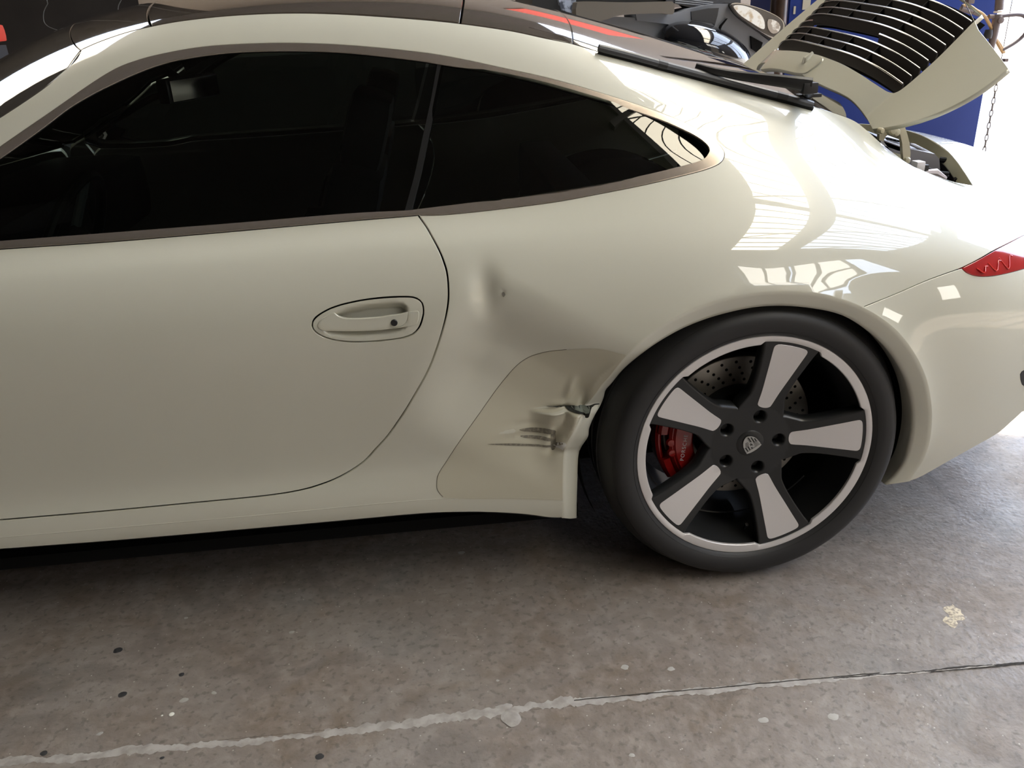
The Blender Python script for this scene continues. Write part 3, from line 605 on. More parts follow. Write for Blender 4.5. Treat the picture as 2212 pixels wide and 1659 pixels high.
qglass = panel('quarter_window', BODY, [grow(GL_Q, .004)], MT['glass'], car, off=-.0035, res=.012, skirt=False, disp=lambda q, P: _qd(q[:,0]))
panel('window_divider', BODY, [DIV], MT['rubber'], car, off=-.001, res=.02, depth=.01)
trim = panel('window_trim', BODY, [TOUT, TIN], MT['trim'], car, gap=.0006, off=.0015, res=.006, edge=.006, depth=.006, bulge=(.0035,.009))
panel('trim_seal', BODY, [grow(TOUT, .0022), TIN], MT['rubber'], car, off=-.0012, res=.02, depth=.004)
# far side copies (undamaged)
for nm, lp, mm, kw in [('body_side', [QUARTER, OPENING], MT['paint'], dict(gap=G, res=.035, edge=.02)), ('door', [DOOR], MT['paint'], dict(gap=G, res=.04, edge=.02)), ('rear_bumper', [BUMPER], MT['paint'], dict(gap=G, res=.04, edge=.02)),
                       ('door_window', [GL_D], MT['glass'], dict(off=-.003, res=.05, edge=.02, skirt=False)), ('quarter_window', [GL_Q], MT['glass'], dict(off=-.003, res=.04, edge=.02, skirt=False)), ('window_trim', [TOUT, TIN], MT['trim'], dict(off=.001, res=.03, edge=.012))]:
    panel(nm, BODY0, lp, mm, car, mirror=True, **kw)
# roof, windshield, rear window
RE = np.vstack([ROOF_EDGE_A, ROOF_EDGE_B[1:]]); RE = RE[np.argsort(RE[:,0])]
AP = apil[np.argsort(apil[:,0])]; ALL = np.vstack([AP[AP[:,0] < RE[0,0]-.005], RE])
def edge_t(u): return np.interp(u, ALL[:,0], ALL[:,1])
def seam(uE, uC, n=25):
    tE = edge_t(uE); t = np.linspace(tE, 26-tE, n); return np.stack([uC+(uE-uC)*((t-13)/(13-tE))**2, t], -1)
def roof_panel(name, a, b, m, **k):
    A = seam(*a); B = seam(*b); us = np.linspace(a[0], b[0], 40); near = np.stack([us, edge_t(us)], -1); far = near*[1,-1]+[0,26]
    return panel(name, BODY0, [np.vstack([near[:-1], B[:-1], far[::-1][:-1], A[::-1][:-1]])], m, car, **k)
uS, uN, uR, uW = SHIELDSEAM[-1][0], SUNSEAM[-1][0], ROOFSEAM[-1][0], REARSEAM[-1][0]
roof_panel('windshield', (-1.905,-2.03), (uS,-1.475), MT['shieldglass'], gap=.002, res=.03, depth=.006)
roof_panel('roof_front', (uS,-1.475), (uN,-1.285), MT['roofdark'], gap=.002, res=.03, depth=.01)
roof_panel('sunroof', (uN,-1.285), (uR,-.545), MT['roofdark'], gap=.004, res=.03, depth=.01)
roof_panel('roof_rear', (uR,-.545), (uW,-.31), MT['roofdark'], gap=.0025, res=.03, depth=.01)
roof_panel('rear_window', (uW,-.31), (.325,.405), MT['rearglass'], gap=.0015, res=.025, depth=.006)
# dark under-structure so that the gaps read black
us = np.linspace(-1.85, .33, 60); NE = np.stack([us, edge_t(us)], -1)
gap_backing('roof_gap_backing', NE, .02, .012, car)
for a in ((uS,-1.475), (uN,-1.285), (uR,-.545), (uW,-.31)):
    L = seam(*a); P = body(L, dent=False); n = BODY0.normal(L); e = np.array([.012,0,0]); strip('roof_gap_backing', P+e-n*.010, P-e-n*.010, MT['void'], car, n=1)
# arch lip (near): ruled band from the crease to the tyre opening
LIP_PX = smooth_pts([(1245.4,1119),(1246,1080),(1247,1044.5),(1249,988),(1255.5,966),(1270,943.6),(1272.5,925),(1283.5,899),(1296.6,876),(1304,858),(1308,843),(1321,828),(1350,794),(1403.6,751),(1461,716),(1519,691),(1577,674),(1635,663),(1693,660.5),(1751,665.5),(1804.7,676),(1847,695),(1893.4,730),(1932,774),(1959,828),(1970,882),(1970,928.6),(1963,967),(1951,1002),(1932,1029),(1912.7,1047)], 6)
CR = np.vstack([CREASE[::-1], CREASE_B[1:]]); A3 = arc_resample(body(CR), 260)
fr = np.linspace(0, 1, len(LIP_PX))
yc = np.interp(fr, np.linspace(0, 1, 260), A3[:,1])
B3 = []
Lp = arc_resample(LIP_PX, 260)
for i in range(260):
    f = i/259; inset = .032 if f < .13 else (.032-(f-.13)/.10*.018 if f < .23 else .014)
    B3.append(at_y(Lp[i,0], Lp[i,1], A3[i,1]+inset))
B3 = np.array(B3)
def arch_lip(A, B, name, parent, mirror=False):
    rad = A-np.array([0,0,.338]); rad[:,1] = 0; rad /= np.linalg.norm(rad, axis=1, keepdims=True); A0 = A+rad*.0035+np.array([0,.0016,0])
    M_ = (A+B)/2; M_[:,1] = A[:,1]*.58+B[:,1]*.42        # slightly rolled
    C3 = B+np.array([0,.045,0]); D3 = B.copy(); ctr = np.array([0,0,.338]); rows = [A0, A, A*.55+M_*.45, M_, B*.6+M_*.4, B, B+[0,.006,0]+(B-A)*.03, C3]
    v = np.vstack(rows); N = len(A); f = [(k*N+i, (k+1)*N+i, (k+1)*N+i+1, k*N+i+1) for k in range(len(rows)-1) for i in range(N-1)]
    if mirror: v = v*[1,-1,1]; f = [q[::-1] for q in f]
    return mesh_obj(name, v, f, MT['paint'], parent)
arch_lip(A3, B3, 'wheel_arch_lip', car); arch_lip(A3[::4], B3[::4], 'wheel_arch_lip', car, True)
def liner(cx, name):
    s_ = 0 if cx == 0 else .07; w = MB(); w.lathe([(.385,.085+s_),(.390,.12+s_),(.392,.36),(.30,.40),(.0,.40)], (cx,-.94,.345), axis=1, n=40, a0=math.radians(-25), a1=math.radians(205)); return w.build(name, MT['void'], car)
liner(0, 'wheel_house'); liner(-2.45, 'wheel_house')
for cx in (0, -2.45):
    w = MB(); w.lathe([(.375,-.05),(.385,-.10),(.392,-.36),(.30,-.40),(.0,-.40)], (cx,.94,.345), axis=1, n=32, a0=math.radians(-25), a1=math.radians(205)); w.build('wheel_house', MT['void'], car)
# sill underside, floor pan
sb = arc_resample(body(SILL_BOT), 60); sb[:,1] += .004
for s_ in (1, -1):
    A = sb*[1,s_,1]; strip('side_skirt', A, A+[0, s_*.05, -.035], MT['black'], car, n=2); strip('side_skirt', A+[0, s_*.05, -.035], A+[0, s_*.25, -.05], MT['black'], car, n=1)
fp = MB(); fp.box((-1.18,0,.155), (1.60,1.60,.03)); fp.box((-1.3,0,.17), (3.6,1.06,.06)); fp.box((.55,0,.20), (.62,1.10,.10), bev=.03); fp.box((-2.9,0,.2), (.5,1.1,.06)); fp.build('floor_pan', MT['void'], car)
# light-catching crease of the sill cover
crs = ut([(0,1161),(120,1151),(253,1139.5),(400,1127),(560,1113),(700,1099.5),(876,1083),(950,1078),(1016,1075),(1120,1074),(1212,1078)], 5)
P_ = body(crs); n_ = BODY.normal(crs); w = MB(); w.tube(P_-n_*.0008, .0014, n=6); w.build('sill_crease', MT['paint'], car)
# tail light
tlm = mat('red_lamp_lens', (.36,.004,.006), .10, coat=1.0); tll = mat('red_lamp_bars', (.75,.03,.02), .25, coat=.5)
tl = panel('tail_light', BODY, [TAIL_LIGHT], tlm, car, gap=.0015, res=.012, depth=.02, off=.001, bulge=(.006,.02))
for L in ([(2104,581),(2120,590),(2122,578),(2127,577)], [(2128,570),(2146,586),(2150,566),(2155,566)], [(2152,560),(2172,582),(2174,556),(2180,556)]):
    q = ut(L, 4); P_ = body(q)+BODY.normal(q)*.0075; w = MB(); w.tube(P_, .0013, n=6); w.build('lamp_bar', tll, tl)
panel('tail_light', BODY0, [TAIL_LIGHT], tlm, car, gap=.0015, res=.03, depth=.02, off=.001, mirror=True)
vent = ut([(2204,808),(2212,800),(2222,797),(2230,803),(2230,822),(2220,834),(2208,830)], 2, closed=True)
panel('bumper_vent', BODY, [vent], MT['black'], bumper, off=.001, res=.01, edge=.004, depth=.004)
# stone guard film over the fender front, scuffs and tear
FILM = np.vstack([ut([(957,1073),(951,1067),(945,1058),(943.4,1048),(945,1029.5),(952,1015),(962,1000),(980,972),(999.5,943.6),(1037,891),(1074,839),(1111.6,794),(1141.5,772),(1179,760),(1224,755),(1290,752),(1352,766)], 5), CREASE[(CREASE[:,0] < -.29) & (body(CREASE)[:,2] > .232)], ut([(1215,1082),(1120,1079),(1016,1079),(960,1076)], 3)[1:]])
FILMP = resample(BODY, FILM if area2(FILM) > 0 else FILM[::-1], .006)
panel('protective_film', BODY, [FILM], MT['film'], car, gap=.001, off=.0005, res=.014, skirt=False, fine=(-.52,-.27,1.6,6.0,.0045))
q = FILMP; 
fl = ut([(957,1073),(951,1067),(945,1058),(943.4,1048),(945,1029.5),(952,1015),(962,1000),(980,972),(999.5,943.6),(1037,891),(1074,839),(1111.6,794),(1141.5,772),(1179,760),(1224,755)], 5)
w = MB(); w.tube(body(fl)+BODY.normal(fl)*.0003, .0006, n=5); w.build('film_edge', mat('dirty_edge', (.16,.14,.10), .7), car)
def decal(name, pts, m, off=.0014, sm=3, **k):
    q = ut(pts, sm, closed=True); return panel(name, BODY, [q], m, car, off=off, res=k.get('res', .005), edge=.003, skirt=False)
scm = mat('scuff_dirt', (.16,.145,.115), .7, noise=(160, (.33,.30,.23), .45, .75)); drk = mat('torn_edge_black', (.010,.010,.009), .6, noise=(120, (.06,.07,.06), .5, .75)); prm = mat('bare_primer', (.58,.58,.55), .5)
def zt(L): return [(1180+a/9.214, 820+b/9.214) for a, b in L]
decal('tear', zt([(0,522),(120,528),(260,520),(420,512),(560,520),(640,545),(760,530),(880,505),(960,470),(1055,462),(1065,482),(980,495),(950,520),(920,560),(880,600),(850,650),(840,740),(790,745),(780,690),(720,650),(620,640),(480,610),(380,575),(290,555),(260,580),(180,545),(60,540)]), drk, sm=2, off=.003)
decal('scuff', zt([(555,545),(600,525),(700,535),(830,540),(870,560),(830,640),(700,625),(560,600),(500,570)]), mat('grey_green_tear', (.16,.18,.15), .6), off=.0034, sm=2)
for L in ([(1122,927),(1150,923),(1180,925),(1200,930),(1196,937),(1160,933),(1130,931)], [(1125,941),(1150,940),(1178,943),(1196,950),(1190,953),(1160,948),(1130,945)], [(1052,959),(1100,957.5),(1150,959),(1195,962),(1196,966),(1150,963.5),(1100,962)], [(1190,935),(1199,930),(1202,950),(1200,968),(1192,972),(1189,955)], [(1196,956),(1212,955),(1216,959),(1200,962)]):
    decal('scuff', L, scm)
decal('bare_patch', zt([(205,1255),(300,1240),(370,1250),(400,1290),(370,1330),(330,1400),(300,1370),(220,1340),(140,1330),(130,1290)]), prm, off=.0014)
decal('scratch_mark', [(1084,633),(1089,631),(1092,636),(1089,641),(1085,639)], mat('scratch_grey', (.24,.23,.20), .5))
# front of the car, outside the picture's left edge
def arc_zx(cx, r, a0, a1, n=30): return [(cx+r*math.cos(a), .338+r*math.sin(a)) for a in np.radians(np.linspace(a0, a1, n))]
FF = np.vstack([xzs([(-1.988,.215),(-1.988,.35),(-1.988,.5),(-1.986,.65),(-1.982,.78),(-1.972,.835)]), [[-1.97,8.6]], [[-2.05,9.6]], [[-2.6,9.6]], [[-3.1,9.6]], [[-3.38,9.6]], [[-3.38,.4]], [[-3.0,.3]], xzs([(-2.83,.20)]), xzs(arc_zx(-2.45,.365,198,-15)), xzs([(-2.085,.21)])])
for mi in (False, True): panel('front_fender', BODY0, [FF], MT['paint'], car, gap=.002, res=.04, edge=.02, depth=.015, mirror=mi)
HD = np.array([[-2.05,9.7],[-2.09,13],[-2.05,16.3],[-3.38,16.3],[-3.38,9.7]]); panel('hood', BODY0, [HD[::-1]], MT['paint'], car, gap=.002, res=.04, edge=.02)
CW = np.array([[-1.93,9.8],[-2.03,13],[-1.93,16.2],[-2.045,16.2],[-2.08,13],[-2.045,9.8]]); panel('cowl', BODY0, [CW], MT['black'], car, res=.04, edge=.02)
for x_, nm in ((-3.385,'nose_panel'), (.992,'rear_panel')):
    t_ = np.linspace(0, 26, 60); P_ = body(np.stack([np.full(60, x_), t_], -1), dent=False); mesh_obj(nm, np.vstack([P_, P_.mean(0)[None]]), [(i, (i+1) % 60, 60) for i in range(60)], MT['paint'], car, smooth=False)
# ------------------------------------------------------------------ wheels
def face_depth(r): return .0035+np.clip((.250-r)/.158, 0, 1)**1.05*.0295
WF = Flat(lambda q: np.stack([q[:,0], face_depth(np.hypot(q[:,0], q[:,1]*KT)), q[:,1]*KT], -1))
def w2ut(p): p = np.asarray(p, float); return np.stack([p[:,0], p[:,1]/KT], -1)
SPK = [74.5+72*k for k in range(5)]
def rot2(p, deg): a = math.radians(deg); p = np.asarray(p, float); return np.stack([p[:,0]*math.cos(a)-p[:,1]*math.sin(a), p[:,0]*math.sin(a)+p[:,1]*math.cos(a)], -1)
def make_wheel(full=True):
    root = empty('wheel', (0,0,0))
    # tyre
    t = MB(); prof = [(.2655,.003),(.268,-.001),(.276,-.007),(.289,-.0115),(.303,-.012),(.3125,-.0085),(.3195,-.003),(.326,.010),(.3325,.0235),(.338,.035),(.3420,.044),(.3440,.052),(.3375,.054),(.3375,.062),(.3445,.064),(.3450,.105),(.3380,.107),(.3380,.119),(.3450,.121),(.3450,.165),(.3380,.167),(.3380,.179),(.3450,.181),(.3435,.225),(.3375,.227),(.3375,.235),(.3425,.237),(.3395,.262),(.325,.288),(.303,.297),(.276,.292),(.2655,.285)]
    t.lathe(prof, n=160); t.v = [(x, y, max(z, -.3375)) for x, y, z in t.v]; ty = t.build('tyre', MT['tyre'], root, sharp=50)
    for r_ in (.2755,.3215):
        w = MB(); w.lathe([(r_-.0008, np.interp(r_, [p[0] for p in prof[:11]], [p[1] for p in prof[:11]])+.001), (r_, np.interp(r_, [p[0] for p in prof[:11]], [p[1] for p in prof[:11]])-.0008), (r_+.0008, np.interp(r_, [p[0] for p in prof[:11]], [p[1] for p in prof[:11]])+.001)], n=120); w.v = [(x,y,max(z,-.3375)) for x,y,z in w.v]; w.build('sidewall_rib', MT['tyre'], root)
    # silver rim ring with scallops over the spokes
    n = 720; v = []; f = []
    for i in range(n):
        a = 360*i/n; d = min(abs((a-s+180) % 360-180) for s in SPK)
        ri = .2465+.0068*float(sstep(16.6, 14.6, np.array(d))) if d > 14.6 else .2533
        ri = .2465+(.0068*(1-(d-14.6)/2.0) if 14.6 < d < 16.6 else (.0068 if d <= 14.6 else 0))
        c, s = math.cos(math.radians(a)), math.sin(math.radians(a))
        for r_, y_ in ((.2668,.004),(.2666,.0005),(.2655,-.001),(.2620,-.0014),(ri+.0015,.0004),(ri,.0014),(ri-.0006,.0060)): v.append((r_*c, y_, r_*s))
    for i in range(n):
        for k in range(6): f.append((i*7+k, i*7+k+1, ((i+1) % n)*7+k+1, ((i+1) % n)*7+k))
    w = MB(); w.add(v, f); w.build('rim_ring', MT['silver'], root, sharp=25)
    # barrel
    w = MB(); w.lathe([(.2665,.004),(.258,.006),(.2545,.012),(.250,.03),(.243,.055),(.236,.075),(.2335,.12),(.232,.16),(.2345,.20),(.2345,.28),(.2655,.285)], n=96); w.build('rim_barrel', MT['wheelblack'], root)
    w = MB(); w.lathe([(.236,.120),(.2305,.122),(.2305,.130),(.236,.132)], n=96, a0=math.radians(200), a1=math.radians(320)); w.build('barrel_step', MT['wheelblack'], root)
    # hub and five spokes as one star-shaped face with lug wells
    half = [(.1035,.0420),(.118,.0375),(.140,.0378),(.170,.0420),(.205,.0490),(.232,.0552),(.2455,.0600)]
    out = []
    for s in SPK:
        tip = [(.2540*math.cos(math.radians(a)), .2540*math.sin(math.radians(a))) for a in np.linspace(-13.9, 13.9, 9)]
        side = smooth_pts([(x, -y) for x, y in half], 5); P = np.vstack([side, tip, (side*[1,-1])[::-1]]); P = rot2(P, s)
        mid = rot2([(.0895*math.cos(math.radians(36)), .0895*math.sin(math.radians(36)))], s); out += P.tolist()+mid.tolist()
    out = np.array(out); loops = [w2ut(out)]
    for s in SPK:
        a = np.linspace(0, 2*np.pi, 28, endpoint=False); c = rot2([(.0665,0)], s-1)[0]; loops.append(w2ut(np.stack([c[0]+.0178*np.cos(a), c[1]+.0178*np.sin(a)], -1)))
    def fd(q, P):  # crisp rolled edge lines beside the inlays
        return np.zeros(len(q))
    panel('spoke_face', WF, loops, MT['wheelblack'], root, res=.006, edge=.004, depth=.034, rnd=.0035)
    for s in SPK:
        c = rot2([(.0665,0)], s-1)[0]; w = MB(); w.lathe([(.0177,.033),(.0170,.068),(.0,.068)], (c[0],0,c[1]), n=24); w.build('lug_well', MT['wheelblack'], root)
        w = MB(); w.lathe([(.0,.056),(.0085,.056),(.0095,.058),(.0095,.068)], (c[0],0,c[1]), n=6); w.build('wheel_bolt', MT['wheelblack'], root, smooth=False)
        rr = .006
        P = smooth_pts([(.0905,-.0085),(.0935,-.0135),(.0995,-.0158),(.13,-.0195),(.17,-.0265),(.21,-.0335),(.2305,-.0372),(.2385,-.0375),(.2432,-.0325),(.2452,-.018),(.2458,0),(.2452,.018),(.2432,.0325),(.2385,.0375),(.2305,.0372),(.21,.0335),(.17,.0265),(.13,.0195),(.0995,.0158),(.0935,.0135),(.0905,.0085),(.0893,0)], 4, closed=True)
        panel('spoke_inlay', WF, [w2ut(rot2(P, s))], MT['silver'], root, res=.02, edge=.004, off=-.0012 if False else .0007, depth=.0012, rnd=.0004)
    # centre cap and crest
    w = MB(); w.lathe([(0,.0302),(.020,.0306),(.0300,.0316),(.0325,.0335),(.0325,.037)], n=48); w.build('centre_cap', MT['wheelblack'], root)
    CRS = mat('crest_silver', (.42,.42,.41), .35, metal=.4) if 'crest' not in MT else MT['crest']; MT['crest'] = CRS
    ang = -148.0      # crest turned with the wheel
    def art(name, polys, m, y, th=.0006):
        w = MB()
        for p in polys:
            p = rot2(np.array(p)*.001, ang); w.prism([tuple(q) for q in p], (0,y,0), (1,0,0), (0,0,1), -th)
        o = w.build(name, m, root, smooth=False); return o
    shield = smooth_pts([(-19,15.5),(-10,18.0),(0,18.8),(10,18.0),(19,15.5)], 4).tolist()+smooth_pts([(19,15.5),(18.6,4),(16.5,-7),(10.5,-16.5),(0,-22.5),(-10.5,-16.5),(-16.5,-7),(-18.6,4),(-19,15.5)], 4)[1:-1].tolist()
    w = MB(); sh = rot2(np.array(shield)*.001, ang); w.prism([tuple(q) for q in sh], (0,.0285,0), (1,0,0), (0,0,1), -.0018); w.build('crest', CRS, root, smooth=False)
    yb = .0279
    bars = []
    for x0 in (1.2, 7.0, 12.8):                      # upper right and lower left quarters carry upright bars
        bars.append([(x0,.4),(x0+2.9,.4),(x0+2.9,10.6),(x0,10.6)])
    for x0, lo in ((-4.1,-18.6), (-9.9,-15.2), (-15.0,-8.2)): bars.append([(x0,-.4),(x0+2.9,-.4),(x0+2.9,lo-1.2),(x0,lo)])
    bars.append([(-18.6,11.2),(18.6,11.2),(18.6,11.8),(-18.6,11.8)]); bars.append([(-18.2,-.25),(17.8,-.25),(17.8,.25),(-18.2,.25)]); bars.append([(-.25,11),(.25,11),(.25,-21),(-.25,-21)])
    for cx, cy in ((-10,8.6), (-10,5.4), (-10,2.3), (8.4,-2.6), (7.6,-5.8), (6.6,-9.2)):      # antler bands
        w_ = 6.2 if cy > 0 else 5.6-abs(cy)*.15
        bars.append([(cx-w_,cy+.55),(cx-w_*.5,cy-.15),(cx,cy+.15),(cx+w_*.5,cy-.15),(cx+w_,cy+.55),(cx+w_,cy+1.2),(cx+w_*.5,cy+.6),(cx,cy+.95),(cx-w_*.5,cy+.6),(cx-w_,cy+1.2)])
        for k in (-.6, -.1, .4): bars.append([(cx+k*w_,cy+.2),(cx+k*w_+.8,cy+.2),(cx+k*w_+1.2,cy-1.0),(cx+k*w_+.5,cy-1.0)])
    art('crest_bars', bars, MT['wheelblack'], .0266, .0003)
    inner = smooth_pts([(-5.6,5.0),(0,6.2),(5.6,5.0),(5.4,-1.5),(3.2,-5.2),(0,-7),(-3.2,-5.2),(-5.4,-1.5)], 3, closed=True).tolist()
    art('crest_shield', [inner], CRS, .0264, .0005)
    horse = [(-1.2,-4.6),(-.4,-4.6),(.2,-2.4),(1.5,-1.4),(2.8,-3.0),(3.4,-2.6),(2.4,-.4),(2.2,1.0),(3.2,2.4),(2.2,2.6),(1.0,1.6),(-.4,1.8),(-1.2,3.8),(-2.6,4.2),(-3.4,3.0),(-2.2,2.8),(-2.0,1.2),(-3.6,.8),(-3.4,0),(-1.6,0),(-1.2,-1.6),(-1.6,-3.4)]
    art('crest_horse', [horse], MT['wheelblack'], .0260, .0004)
    # brake
    bd = .125
    w = MB(); w.lathe([(.105,bd),(.1735,bd),(.175,bd+.0015),(.175,bd+.03),(.105,bd+.03)], n=96); w.build('brake_disc', mat('brake_disc_steel', (.42,.40,.36), .35, metal=.8), root)
    w = MB(); w.lathe([(.0,bd-.03),(.10,bd-.03),(.107,bd-.02),(.107,bd)], n=60); w.build('disc_bell', MT['wheelblack'], root)
    w = MB()
    for k in range(30):
        for j in range(4):
            a = 2*math.pi*(k+j*.25)/30; r_ = .118+j*.0145; w.lathe([(0,-.0004),(.0036,-.0003),(.0036,.001)], (r_*math.cos(a), bd, r_*math.sin(a)), n=10)
    w.build('disc_holes', MT['void'], root)
    # red caliper at the front of the disc, curved around it
    cal = mat('red_brake_caliper', (.30,.010,.009), .25, coat=.6)
    w = MB()
    def seg(r0, r1, a0, a1, y0, y1, nn=16):
        v = []; f = []; A = np.radians(np.linspace(a0, a1, nn))
        for a in A:
            for r_, y_ in ((r0,y0+.004),(r0+.004,y0),(r1-.006,y0),(r1,y0+.006),(r1,y1),(r0,y1)): v.append((r_*math.cos(a), y_, r_*math.sin(a)))
        for i in range(nn-1):
            for k in range(6): f.append((i*6+k, i*6+(k+1) % 6, (i+1)*6+(k+1) % 6, (i+1)*6+k))
        f.append(tuple(range(6))); f.append(tuple((nn-1)*6+k for k in range(5, -1, -1))); w.add(v, f)
    seg(.118,.165,158,214,bd-.052,bd-.004); seg(.160,.172,160,212,bd-.047,bd+.01); seg(.172,.196,162,176,bd-.040,bd+.03); seg(.172,.196,196,211,bd-.040,bd+.03); seg(.186,.199,160,213,bd-.028,bd+.06)
    ca = w.build('brake_caliper', cal, root, sharp=30)
    for a_ in (182, 191):
        w = MB(); c = (.168*math.cos(math.radians(a_)), bd-.046, .168*math.sin(math.radians(a_))); w.lathe([(0,-.004),(.008,-.003),(.011,.003)], c, n=18); w.build('caliper_piston', cal, root)
    tc = bpy.data.curves.new('caliper_lettering', 'FONT'); tc.body = 'PORSCHE'; tc.size = .0125; tc.extrude = .0002; tc.align_x = 'CENTER'; tc.align_y = 'CENTER'; tc.space_character = 1.25
    to = bpy.data.objects.new('caliper_lettering', tc); COL.objects.link(to); to.parent = root; to.data.materials.append(mat('lettering_white', (.75,.72,.74), .4))
    a_ = math.radians(187.5); rr = .140; to.location = (rr*math.cos(a_), bd-.0526, rr*math.sin(a_))
    Rm = Matrix(((1,0,0),(0,0,-1),(0,1,0))).to_4x4()       # text faces -y, then turned so that it reads upwards
    _lm = Matrix.Translation(to.location) @ Matrix.Rotation(math.radians(-90+7), 4, 'Y') @ Rm @ Matrix.Diagonal((1.05,1.0,1,1))
    bpy.context.view_layer.update(); tme = bpy.data.meshes.new_from_object(to); bpy.data.objects.remove(to); to = bpy.data.objects.new('caliper_lettering', tme); COL.objects.link(to); to.parent = root; to.matrix_local = _lm
    # hub carrier behind
    w = MB(); w.lathe([(0,.15),(.07,.15),(.09,.20),(.09,.26)], n=20); w.box((.0,.20,-.05), (.05,.05,.30)); w.build('hub_carrier', MT['void'], root)
    # valve stem
    w = MB(); w.tube([(.235*math.cos(math.radians(272)), .05, .235*math.sin(math.radians(272))), (.215*math.cos(math.radians(272)), .035, .215*math.sin(math.radians(272)))], .004, n=8); w.build('valve_stem', MT['black'], root)
    return root
whl = make_wheel(); whl.parent = car; whl.location = (0,-.905,.3385); whl.rotation_euler = (math.radians(-1.5),0,0)
def copy_wheel(loc, rz, sc=None):
    r = whl.copy(); COL.objects.link(r); r.parent = car; r.location = loc; r.rotation_euler = (math.radians(-1.5),0,rz)
    for ch in list(whl.children):
        c = ch.copy(); COL.objects.link(c); c.parent = r
    return r
copy_wheel((0,.905,.3385), math.pi); copy_wheel((-2.45,-.87,.3385), 0); copy_wheel((-2.45,.87,.3385), math.pi)

# ------------------------------------------------------------------ engine lid, raised
_NB, _NT, _FB = at_y(1943,190,-.38), at_y(2100,48,-.38), at_y(1675,112,.30)
_X, _V = (_FB-_NB)/2, _NT-_NB; _n = np.cross(_X, _V); _n /= np.linalg.norm(_n); _n = _n if _n[2] > 0 else -_n
def lidf(q):
    q = np.asarray(q, float).reshape(-1, 2); s = q[:,0]; v = q[:,1]
    return _NB+_X*(s+1)[:,None]+_V*v[:,None]+_n*(.07*np.clip(1-abs(s)**3.5, 0, None))[:,None]
LID = Surf(lidf, -2.3, 1.7, 200, -1.0, 2.2, 120)
# orientation: s = transverse, v = rearward; outward normal must be _n
lid = empty('engine_lid', (0.40,0,.95), car)
LN = Flat(lambda q: lidf(np.asarray(q)*[-1,1]))
def zl(L, sx=4.424, ox=1640, oy=0): return [(ox+a/sx, oy+b/sx) for a, b in L]
gr_low = LID.px(zl([(140,490),(250,488),(400,493),(520,515),(640,553),(800,618),(950,703),(1080,788),(1180,853),(1230,880),(1275,888),(1320,878),(1380,840),(1500,740),(1700,560),(1900,360),(2035,222)]), 5)
GV1 = gr_low[-1][1]
gr_far = np.array([[1.0, v] for v in np.linspace(1.05, .1, 8)])
g_out = np.vstack([gr_low, [[gr_low[-1][0], 1.12], [-.6,1.20], [0,1.22], [.6,1.20], [.98,1.12]], gr_far, [[.96,.02]]])
near_edge = LID.px([(1885,278),(1915,274),(1950,267),(1990,256),(2030,241),(2070,222),(2110,199),(2145,174),(2177,148)], 5)
front_edge = LID.px([(1885,278),(1872,254),(1856,232),(1838,214),(1815,200),(1790,189),(1768,179),(1752,172),(1738,164)], 4)
print('near', near_edge[[0,-1]], 'front', front_edge[[0,-1]])
rear_edge = LID.px([(2177,148),(2155,118),(2130,86),(2112,64)], 4)
fv = front_edge[-1]
far_front = np.array([[fv[0]+.12, fv[1]+.03], [.3,-.36], [.75,-.36], [1.15,-.36], [1.32,-.34]])
far_side = np.array([[1.30,0],[1.26,.5],[1.2,1.0],[1.12,1.30]])
L_OUT = np.vstack([front_edge, far_front, far_side, [[.6,1.36],[0,1.38],[-.6,1.36]], rear_edge[::-1][:-1], near_edge[::-1][:-1]])
paint_l = MT['paint']
def lpanel(name, loops, m, **k):
    o = panel(name, LN, [np.asarray(l)*[-1,1] for l in loops], m, None, **k); o.parent = lid; o.location = -np.array(lid.location)
    return o
lp = lpanel('lid_skin', [L_OUT, g_out], paint_l, res=.02, depth=.012)
# louvre slats with bright edges
sl_r = [(1345,830),(1430,770),(1512,690),(1597,610),(1682,540),(1770,460),(1860,380),(1955,300),(2035,218)]
ends = LID.px(zl(sl_r)); print('slat ends', ends.round(3).tolist())
ch = mat('satin_chrome_slat_trim', (.50,.49,.49), .22, metal=1.0); slm = mat('grey_brown_slat', (.028,.023,.021), .6, spec=.2)
vbase = [.055+.118*k for k in range(9)]
def edge_s(v):      # near boundary s at a given v
    k = gr_low[:,0] < -.8; g = gr_low[k]; g = g[np.argsort(g[:,1])]; return float(np.interp(v, g[:,1], g[:,0]))
lidl = np.array(lid.location)
for k, v0 in enumerate(vbase):
    spans = [(-.995, .97)] if k != 3 else [(-.995,-.52), (.50,.97)]
    for a, b in spans:
        s = np.linspace(max(a, edge_s(v0)+.004), b, 50 if k != 3 else 22)
        def vv(s): return v0-.05*sstep(-.86,-1.02,s)*0
        top = lidf(np.stack([s, np.full(len(s), v0)], -1))-_n*.001; t2 = lidf(np.stack([s, np.full(len(s), v0+.012)], -1))-_n*.004
        bot = lidf(np.stack([s, np.full(len(s), v0-.095)], -1))-_n*.020; b2 = lidf(np.stack([s, np.full(len(s), v0-.085)], -1))-_n*.024
        R_ = [t2, top, bot, b2]; N = len(s); f = [(r*N+i, ((r+1) % 4)*N+i, ((r+1) % 4)*N+i+1, r*N+i+1) for r in range(4) for i in range(N-1)]+[(0,N,2*N,3*N),(N-1,4*N-1,3*N-1,2*N-1)]
        w = MB(); w.add(np.vstack(R_)-lidl, f); so_ = w.build('slat', slm, lid, sharp=30)
        w = MB(); w.tube(top+_n*.0012-lidl, .0024, n=8, flat=1.0); w.build('slat_trim', ch, lid)
